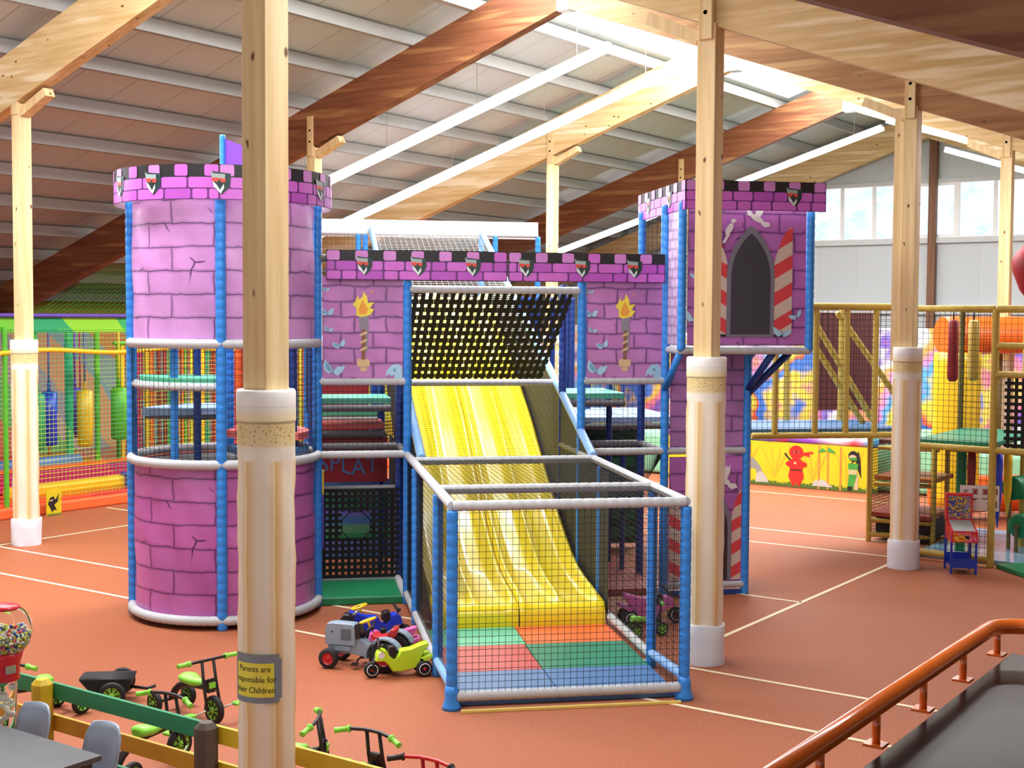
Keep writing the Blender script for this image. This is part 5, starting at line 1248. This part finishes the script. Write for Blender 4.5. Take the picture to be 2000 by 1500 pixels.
mb = MB(); mb.prism([(-.30,.29),(-.33,.38),(-.3,.39),(-.25,.32),(-.13,.3),(-.1,.33),(-.08,.32),(-.11,.26),(-.26,.25)], -.08, .08, 0, .08); mb.tube((-.2, 0, .2), (-.2, 0, .27), .03); lab(mb.build('seat', M['red'], t), 'red bucket seat')
def steering(root, x, z, tilt, m='yellow'):
    mb = MB(); n_ = 24; c, s = math.cos(tilt), math.sin(tilt); f = lambda a, r_, h=0: (x+r_*math.cos(a)*c-h*s, r_*math.sin(a), z+r_*math.cos(a)*s+h*c)
    mb.rings([(f(2*PI*i/n_, .075), .011) for i in range(n_+1)], 0, 8, cap=False)
    for k_ in range(3): mb.tube(f(2*PI*k_/3, .072), f(0, 0, -.012), .009, 0, 6)
    mb.tube(f(0, 0, -.01), f(0, 0, -.07), .012, 0, 8); return lab(mb.build('steering_wheel', M[m], root), 'yellow steering wheel')
steering(t, -.03, .44, -.35); mb = MB(); mb.tube((-.05, 0, .37), (.02, 0, .27), .014); mb.prism([(.02,.28),(.05,.42),(.08,.40),(.075,.26)], -.07, .07, 0, .05); mb.build('dashboard', M['black_metal'], t)
# lime scooter-bike in front of it
def motorbike(x, y, rz, label, body, z0=0, rim='wheel_ring', s=1, name='ride_on_motorbike', text=False):
    t = thing(name, label, 'ride-on toy', (x, y, 0), rz); t.scale = (s, s, s)
    mb = MB(); pr = [(.22,.16),(.2,.235),(.155,.265),(.115,.25),(.09,.2),(.045,.165),(.0,.2),(-.02,.245),(-.06,.25),(-.12,.255),(-.2,.285),(-.27,.305),(-.285,.28),(-.26,.25),(-.22,.19),(-.2,.12),(-.16,.075),(-.02,.05),(.06,.055),(.1,.12),(.14,.155)]
    mb.prism(pr, -.06, .06, 0, .05); mb.build('body', M[body], t, bevel=.004)
    mb = MB(); mb.prism([(-.2,.17),(-.29,.2),(-.32,.185),(-.24,.14)], -.1, .1, 0, .05); mb.build('mudguard', M[body], t)
    mb = MB(); mb.path([(.2, 0, .2), (.235, .03, .12), (.24, .03, .075)], .012); mb.path([(.2, 0, .2), (.235, -.03, .12), (.24, -.03, .075)], .012); mb.path([(.16, -.14, .32), (.165, -.08, .315), (.18, 0, .27), (.165, .08, .315), (.16, .14, .32)], .013); mb.prism([(.1,.22),(.06,.18),(.02,.21),(.03,.28),(.09,.29)], -.05, .05, 0, .05); mb.build('handlebar_fork', M['black_metal'], t)
    wheel_part(t, .24, 0, .075, .075, .045, 'tyre', .6, 0, 'front_wheel')
    for q in (-1, 1): wheel_part(t, -.23, q*.085, .075, .075, .045, 'tyre', .6, 0, 'rear_wheel')
    for xx, yy in ((.24, .024), (.24, -.024), (-.23, .109), (-.23, -.109)):
        mb = MB(); mb.lathe([(.046, -.002), (.053, -.002), (.053, .002), (.046, .002)], (xx, yy, .075), 0, 24, axis='y', cap=False); mb.lathe([(.001, -.002), (.016, -.002), (.016, .002), (.001, .002)], (xx, yy, .075), 1, 12, axis='y'); lab(mb.build('rim_ring', mats('white', 'red'), t), 'white rim ring with a red hub')
    if text:
        for sgn in (1, -1):
            mb = MB(); mb.lathe([(.03, -.001), (.03, .001)], (.165, sgn*.062, .215), 0, 14, axis='y'); mb.build('round_sticker', M['white'], t)
    return t
motorbike(*W(-.36, 1.1)[:2], CRZ+PI+.12, 'lime green three-wheeled ride-on bike in front of the grey tractor', 'lime_bike', text=True)
motorbike(*W(-.44, 2.4)[:2], CRZ+.15, 'blue ride-on bike behind the grey tractor', 'blue_toy', s=1.1)
motorbike(*W(-.38, 1.84)[:2], CRZ+PI-.1, 'pink ride-on bike between the tractor and the blue one', 'pink_toy', s=.95)
t = thing('ride_on_kart', 'black ride-on kart with a yellow steering wheel behind the grey tractor', 'ride-on toy', (*W(-.72, 2.08)[:2], 0), CRZ+PI-.2)
mb = MB(); mb.prism([(.16,.1),(.14,.3),(.08,.38),(.0,.36),(-.02,.22),(-.2,.16),(-.22,.08),(.1,.06)], -.07, .07, 0, .05); mb.build('body', M['black_metal'], t); steering(t, -.06, .44, -.3)
mb = MB(); mb.tube((-.05, 0, .4), (.02, 0, .33), .014); mb.build('column', M['chrome'], t)
for xx in (.12, -.16):
    for q in (-1, 1): wheel_part(t, xx, q*.1, .06, .06, .04, 'tyre', .5, 0)
# toys on the other side of the cage
motorbike(*W(2.52, 2.78)[:2], CRZ+.05, 'purple ride-on bike with white rims right of the slide', 'purple_toy', s=1.15)
t = thing('push_trike', 'black push trike with lime wheels and grips in front of the purple bike', 'ride-on toy', (*W(2.32, 2.3)[:2], 0), CRZ+.1)
mb = MB(); mb.path([(-.12, 0, .1), (.0, 0, .14), (.12, 0, .15), (.17, 0, .25), (.16, 0, .36)], .016); mb.tube((-.14, -.1, .07), (-.14, .1, .07), .012); mb.tube((.16, -.05, .07), (.16, .05, .07), .012); mb.tube((.16, 0, .07), (.17, 0, .25), .014); mb.build('frame', M['black_metal'], t)
mb = MB(); mb.path([(.13, -.17, .35), (.16, -.05, .36), (.16, .05, .36), (.13, .17, .35)], .011); mb.build('handlebar', M['black_metal'], t)
for s in (-1, 1): mb = MB(); mb.tube((.125, s*.18, .35), (.14, s*.1, .356), .018); mb.build('grip', M['lime'], t)
seat_mesh(t, -.06, .17, 'lime', .8)
for xx, yy in ((-.14, -.1), (-.14, .1), (.16, -.06), (.16, .06)): wheel_part(t, xx, yy, .07, .07, .04, 'lime', .7, 6)

# ------------------------------------------------------------------ pinball machine and rules sign
t = thing('pinball_machine', 'small red kiddie pinball machine on blue legs at the right', 'pinball machine', (*W(7.36, 5.08)[:2], 0), CRZ-.3)
hw = .155
for sx in (-1, 1):
    for sy in (-1, 1): mb = MB(); mb.beam((sx*hw, sy*.2, 0), (sx*hw, sy*.2, .5), .028, .028); mb.build('leg', M['machine_blue'], t)
mb = MB(); mb.box((0, -.2, .14), (2*hw, .015, .12)); mb.box((0, .2, .16), (2*hw, .015, .12)); mb.box((0, 0, .1), (2*hw, .4, .015)); mb.build('shelf_panel', M['machine_blue'], t)
mb = MB(); P_ = [(-.25,.42),(-.25,.56),(.2,.68),(.2,.42)]; mb2 = [(y, z) for y, z in P_]
a = mb.add([(-hw-.01, y, z) for y, z in P_]); b = mb.add([(hw+.01, y, z) for y, z in P_]); mb.face(a[::-1]); mb.face(b)
for i in range(4): mb.face((a[i], a[(i+1)%4], b[(i+1)%4], b[i]))
mb.build('cabinet', M['machine_red'], t, fix=True)
mb = MB(); mb.poly([(-hw+.015, -.235, .568), (hw-.015, -.235, .568), (hw-.015, .13, .666), (-hw+.015, .13, .666)]); lab(mb.build('playfield', M['steel'], t), 'grey sloping playfield')
mb = MB(); mb.poly([(-hw+.01, -.252, .435), (hw-.01, -.252, .435), (hw-.01, -.252, .55), (-hw+.01, -.252, .55)]); mb.build('front_print', M['screen_front'], t); mb = MB(); mb.box((.03, -.255, .49), (.05, .01, .035)); mb.build('coin_slot', M['ink'], t)
mb = MB(); mb.box((0, .18, .83), (2*hw+.03, .12, .36)); mb.build('backbox', M['machine_red'], t, bevel=.008)
mb = MB(); mb.poly([(-hw+.01, .117, .68), (hw-.01, .117, .68), (hw-.01, .117, .98), (-hw+.01, .117, .98)]); lab(mb.build('back_glass', M['screen_art'], t), 'colourful picture on the back box')
t = thing('rules_sign', 'white rules board with four crossed-out pictures behind the pinball machine', 'sign', W(7.76, 5.34, 0), CRZ-.35)
mb = MB(); mb.box((0, .012, .92), (.5, .02, .34), 0); f = lambda u, v, off=0: (-.25+u, -off, .75+v)
for u_, v_ in ((.15, .22), (.28, .22), (.40, .22), (.40, .05)):
    deco(mb, f, [(u_, v_), (u_+.08, v_), (u_+.08, v_+.08), (u_, v_+.08)], 3, .002); deco(mb, f, [(u_+.02,v_+.01),(u_+.05,v_+.01),(u_+.06,v_+.05),(u_+.03,v_+.07)], 1, .004)
    deco(mb, f, [(u_, v_), (u_+.015, v_), (u_+.08, v_+.08), (u_+.065, v_+.08)], 2, .005); deco(mb, f, [(u_+.08, v_), (u_+.065, v_), (u_, v_+.08), (u_+.015, v_+.08)], 2, .006)
for u_, v_, l_ in ((.04, .27, .07), (.04, .25, .05), (.14, .16, .1), (.27, .16, .12), (.14, .145, .06)): deco(mb, f, [(u_, v_), (u_+l_, v_), (u_+l_, v_+.01), (u_, v_+.01)], 1, .002)
mb.build('board', mats('white', 'ink', 'red', 'sh_grey'), t); mb = MB(); mb.beam((-.1, .035, 0), (-.1, .035, .9), .03, .03); mb.beam((.14, .035, 0), (.14, .035, .9), .03, .03); mb.build('stand', M['olive_dark'], t)

# ------------------------------------------------------------------ fence, table, chairs, gumball machine
FX = 5.73
t = thing('wooden_fence', 'low fence of green and yellow boards between the tables and the tricycles', 'fence', (FX, 8.0, 0))
def board(y0, y1, z, m): mb = MB(); mb.box((.0, (y0+y1)/2-8.0, z), (.028, y1-y0, .115)); mb.build('board', M[m], t, bevel=.004)
yA, yB, yC, yD = 8.02, 6.33, 4.64, 9.8
for z, m0, m1 in ((.635, 'fence_green', 'fence_yellow2'), (.405, 'fence_yellow', 'fence_yellow2'), (.175, 'fence_green', 'fence_yellow2')): board(yB, yD, z, m0); board(yC-1, yB-.004, z, m1)
for y, m in ((yA, 'fence_yellow2'), (yB, 'fence_dark'), (yC, 'fence_yellow2'), (yD, 'fence_dark')):
    mb = MB(); mb.lathe([(.075, 0), (.075, .69), (.045, .725)], (-.07, y-8.0, 0), 0, 8, False); mb.build('post', M[m], t)
t = thing('dining_table', 'dark grey table at the bottom left corner', 'table', (4.6, 7.7, 0))
mb = MB(); mb.box((0, 0, .6), (.94, 2.2, .035)); mb.build('tabletop', M['table_dark'], t, bevel=.004); mb = MB(); mb.box((0, 0, .555), (.84, 2.06, .06)); mb.build('apron', M['table_edge'], t)
for sx in (-1, 1):
    for sy in (-1, 1): mb = MB(); mb.box((sx*.4, sy*1.03, .29), (.06, .06, .58)); mb.build('leg', M['table_edge'], t)
def chair(x, y, rz, label):
    t = thing('shell_chair', label, 'chair', (x, y, 0), rz, 'shell chairs at the dark table')
    mb = MB(); nu, nv = 12, 14; R = []
    for j in range(nv+1):
        v = j/nv; row = []
        for i in range(nu+1):
            q = i/nu*2-1
            if v < .5: s_ = v/.5; x_, z_ = .18-.30*s_, .37-.025*math.sin(s_*PI); hw_ = .155+.02*s_
            else: s_ = (v-.5)/.5; x_, z_ = -.12-.06*s_-.02*math.sin(s_*PI/2), .37+.325*s_**.9; hw_ = .175-.01*s_
            if v > .8: hw_ *= math.sqrt(max(.05, 1-((v-.8)/.23)**2*.55))
            row.append((x_+(.045*q*q if v > .5 else 0), q*hw_, z_+(.02*q*q if v < .5 else 0)-(.012*q*q if v > .9 else 0)))
        R.append(mb.add(row))
    for j in range(nv):
        for i in range(nu): mb.face((R[j][i], R[j][i+1], R[j+1][i+1], R[j+1][i]), 0, True)
    o = mb.build('seat_shell', M['chair_grey'], t); s_ = o.modifiers.new('thick', 'SOLIDIFY'); s_.thickness = .014
    for sx in (-1, 1):
        for sy in (-1, 1): mb = MB(); mb.tube((sx*.09-.01, sy*.1, .35), (sx*.15-.01, sy*.15, 0), .011, 0, 8, .009); mb.build('leg', M['chrome'], t)
    return t
chair(5.17, 7.62, PI, 'grey shell chair at the dark table, the left of two'); chair(5.17, 6.9, PI, 'grey shell chair at the table corner, the right of two')
t = thing('gumball_machine', 'red gumball machine with a clear globe at the left edge', 'gumball machine', (5.33, 7.97, 0))
mb = MB(); mb.lathe([(.09, .985), (.125, 1.0), (.165, 1.05), (.185, 1.13), (.18, 1.2), (.15, 1.265), (.1, 1.3)], (0, 0, 0), 0, 32, cap=False); mb.build('globe', M['glass'], t)
mb = MB(); mb.lathe([(.104, 1.29), (.106, 1.305), (.08, 1.32), (.03, 1.33), (.001, 1.331)], (0, 0, 0), 0, 28); mb.build('lid', M['red'], t)
mb = MB(); mb.lathe([(.093, .8), (.1, .81), (.098, .9), (.115, .96), (.122, .995), (.1, 1.0)], (0, 0, 0), 0, 28); bo = mb.build('body', M['red'], t)
mb = MB(); mb.box((-.02, -.1, .89), (.07, .014, .055)); mb.build('coin_plate', M['chrome'], bo)
mb = MB(); mb.lathe([(.08, .06), (.08, .8)], (0, 0, 0), 0, 24, cap=False); mb.build('column', M['glass'], t)
mb = MB()
for i in range(40): mb.ball((rnd.uniform(-.045, .045), rnd.uniform(-.045, .045), .09+.017*i), rnd.uniform(.018, .028), 0, 8, 6)
mb.build('filling', M['candy_w'], t)['kind'] = 'stuff'
mb = MB(); mb.lathe([(.15, 0), (.15, .02), (.05, .06)], (0, 0, 0), 0, 24); mb.build('foot', M['red'], t)
mb = MB()
for i in range(1300):
    z = rnd.uniform(1.005, 1.145); rm = .17 if z > 1.07 else .1+.07*(z-1.0)/.07
    a, r_ = rnd.uniform(0, 2*PI), rm*math.sqrt(rnd.random())
    if z > 1.12 and rnd.random() < .5: continue
    mb.ball((r_*math.cos(a), r_*math.sin(a), z), .0115, rnd.choice([0, 0, 1, 2, 3, 3]), 6, 4)
tag(mb.build('gumballs', mats('candy_y', 'candy_b', 'candy_r', 'candy_w'), None, loc=(5.33, 7.97, 0)), 'yellow, blue and pink gumballs heaped inside the clear globe', 'sweets')['kind'] = 'stuff'

# ------------------------------------------------------------------ dark counter with an orange tube rail
t = thing('counter', 'black topped counter with an orange tube rail at the bottom right corner', 'counter', (5, 1, 0))
CZ = 1.5
mb = MB(); mb.box((-.2, -.65, CZ-.03), (5.1, 3.0, .06)); lab(mb.build('counter_top', M['counter'], t, bevel=.01), 'glossy black counter top')
mb = MB(); mb.box((-.3, -.75, (CZ-.06)/2), (4.9, 2.7, CZ-.06)); mb.build('base', M['wood_dark'], t)
zr = CZ+.155
pts = [(-2.8, .92, zr), (2.15, .92, zr)]+[(2.15+.2*math.sin(PI/2*i/8), .92-.2*(1-math.cos(PI/2*i/8)), zr) for i in range(1, 9)]+[(2.35, -2, zr)]
mb = MB(); mb.path(pts, .042, 0, 16); mb.build('rail', M['rail_orange'], t)
for px, py in [(2.26-.62*i, .90) for i in range(8)]+[(2.34, .1), (2.34, -.8)]:
    mb = MB(); mb.tube((px, py, CZ+.008), (px, py, zr), .018, 0, 10); mb.box((px, py, CZ+.006), (.085, .085, .012)); mb.build('rail_post', M['rail_orange'], t)

# ------------------------------------------------------------------ daylight and fill
wld = bpy.data.worlds.new('world'); scene.world = wld; wld.use_nodes = True
bgn = wld.node_tree.nodes['Background']; bgn.inputs['Color'].default_value = (.93, .97, 1, 1); bgn.inputs['Strength'].default_value = 1.15
def area(name, loc, rot, sx, sy, e, c=(1,1,1)):
    ld = bpy.data.lights.new(name, 'AREA'); ld.shape = 'RECTANGLE'; ld.size = sx; ld.size_y = sy; ld.energy = e; ld.color = c
    o = bpy.data.objects.new(name, ld); COL.objects.link(o); o.location = loc; o.rotation_euler = rot; return o
area('skylight_daylight', (23.2, RY, zb(RY)+.5), (0, 0, 0), 12, 1.6, 800, (.97, .99, 1)); area('skylight_daylight', (11.4, RY, zb(RY)+.5), (0, 0, 0), 11, 1.6, 950, (.97, .99, 1))
scene.view_settings.view_transform = 'Standard'; scene.view_settings.look = 'None'; scene.view_settings.exposure = 0.12
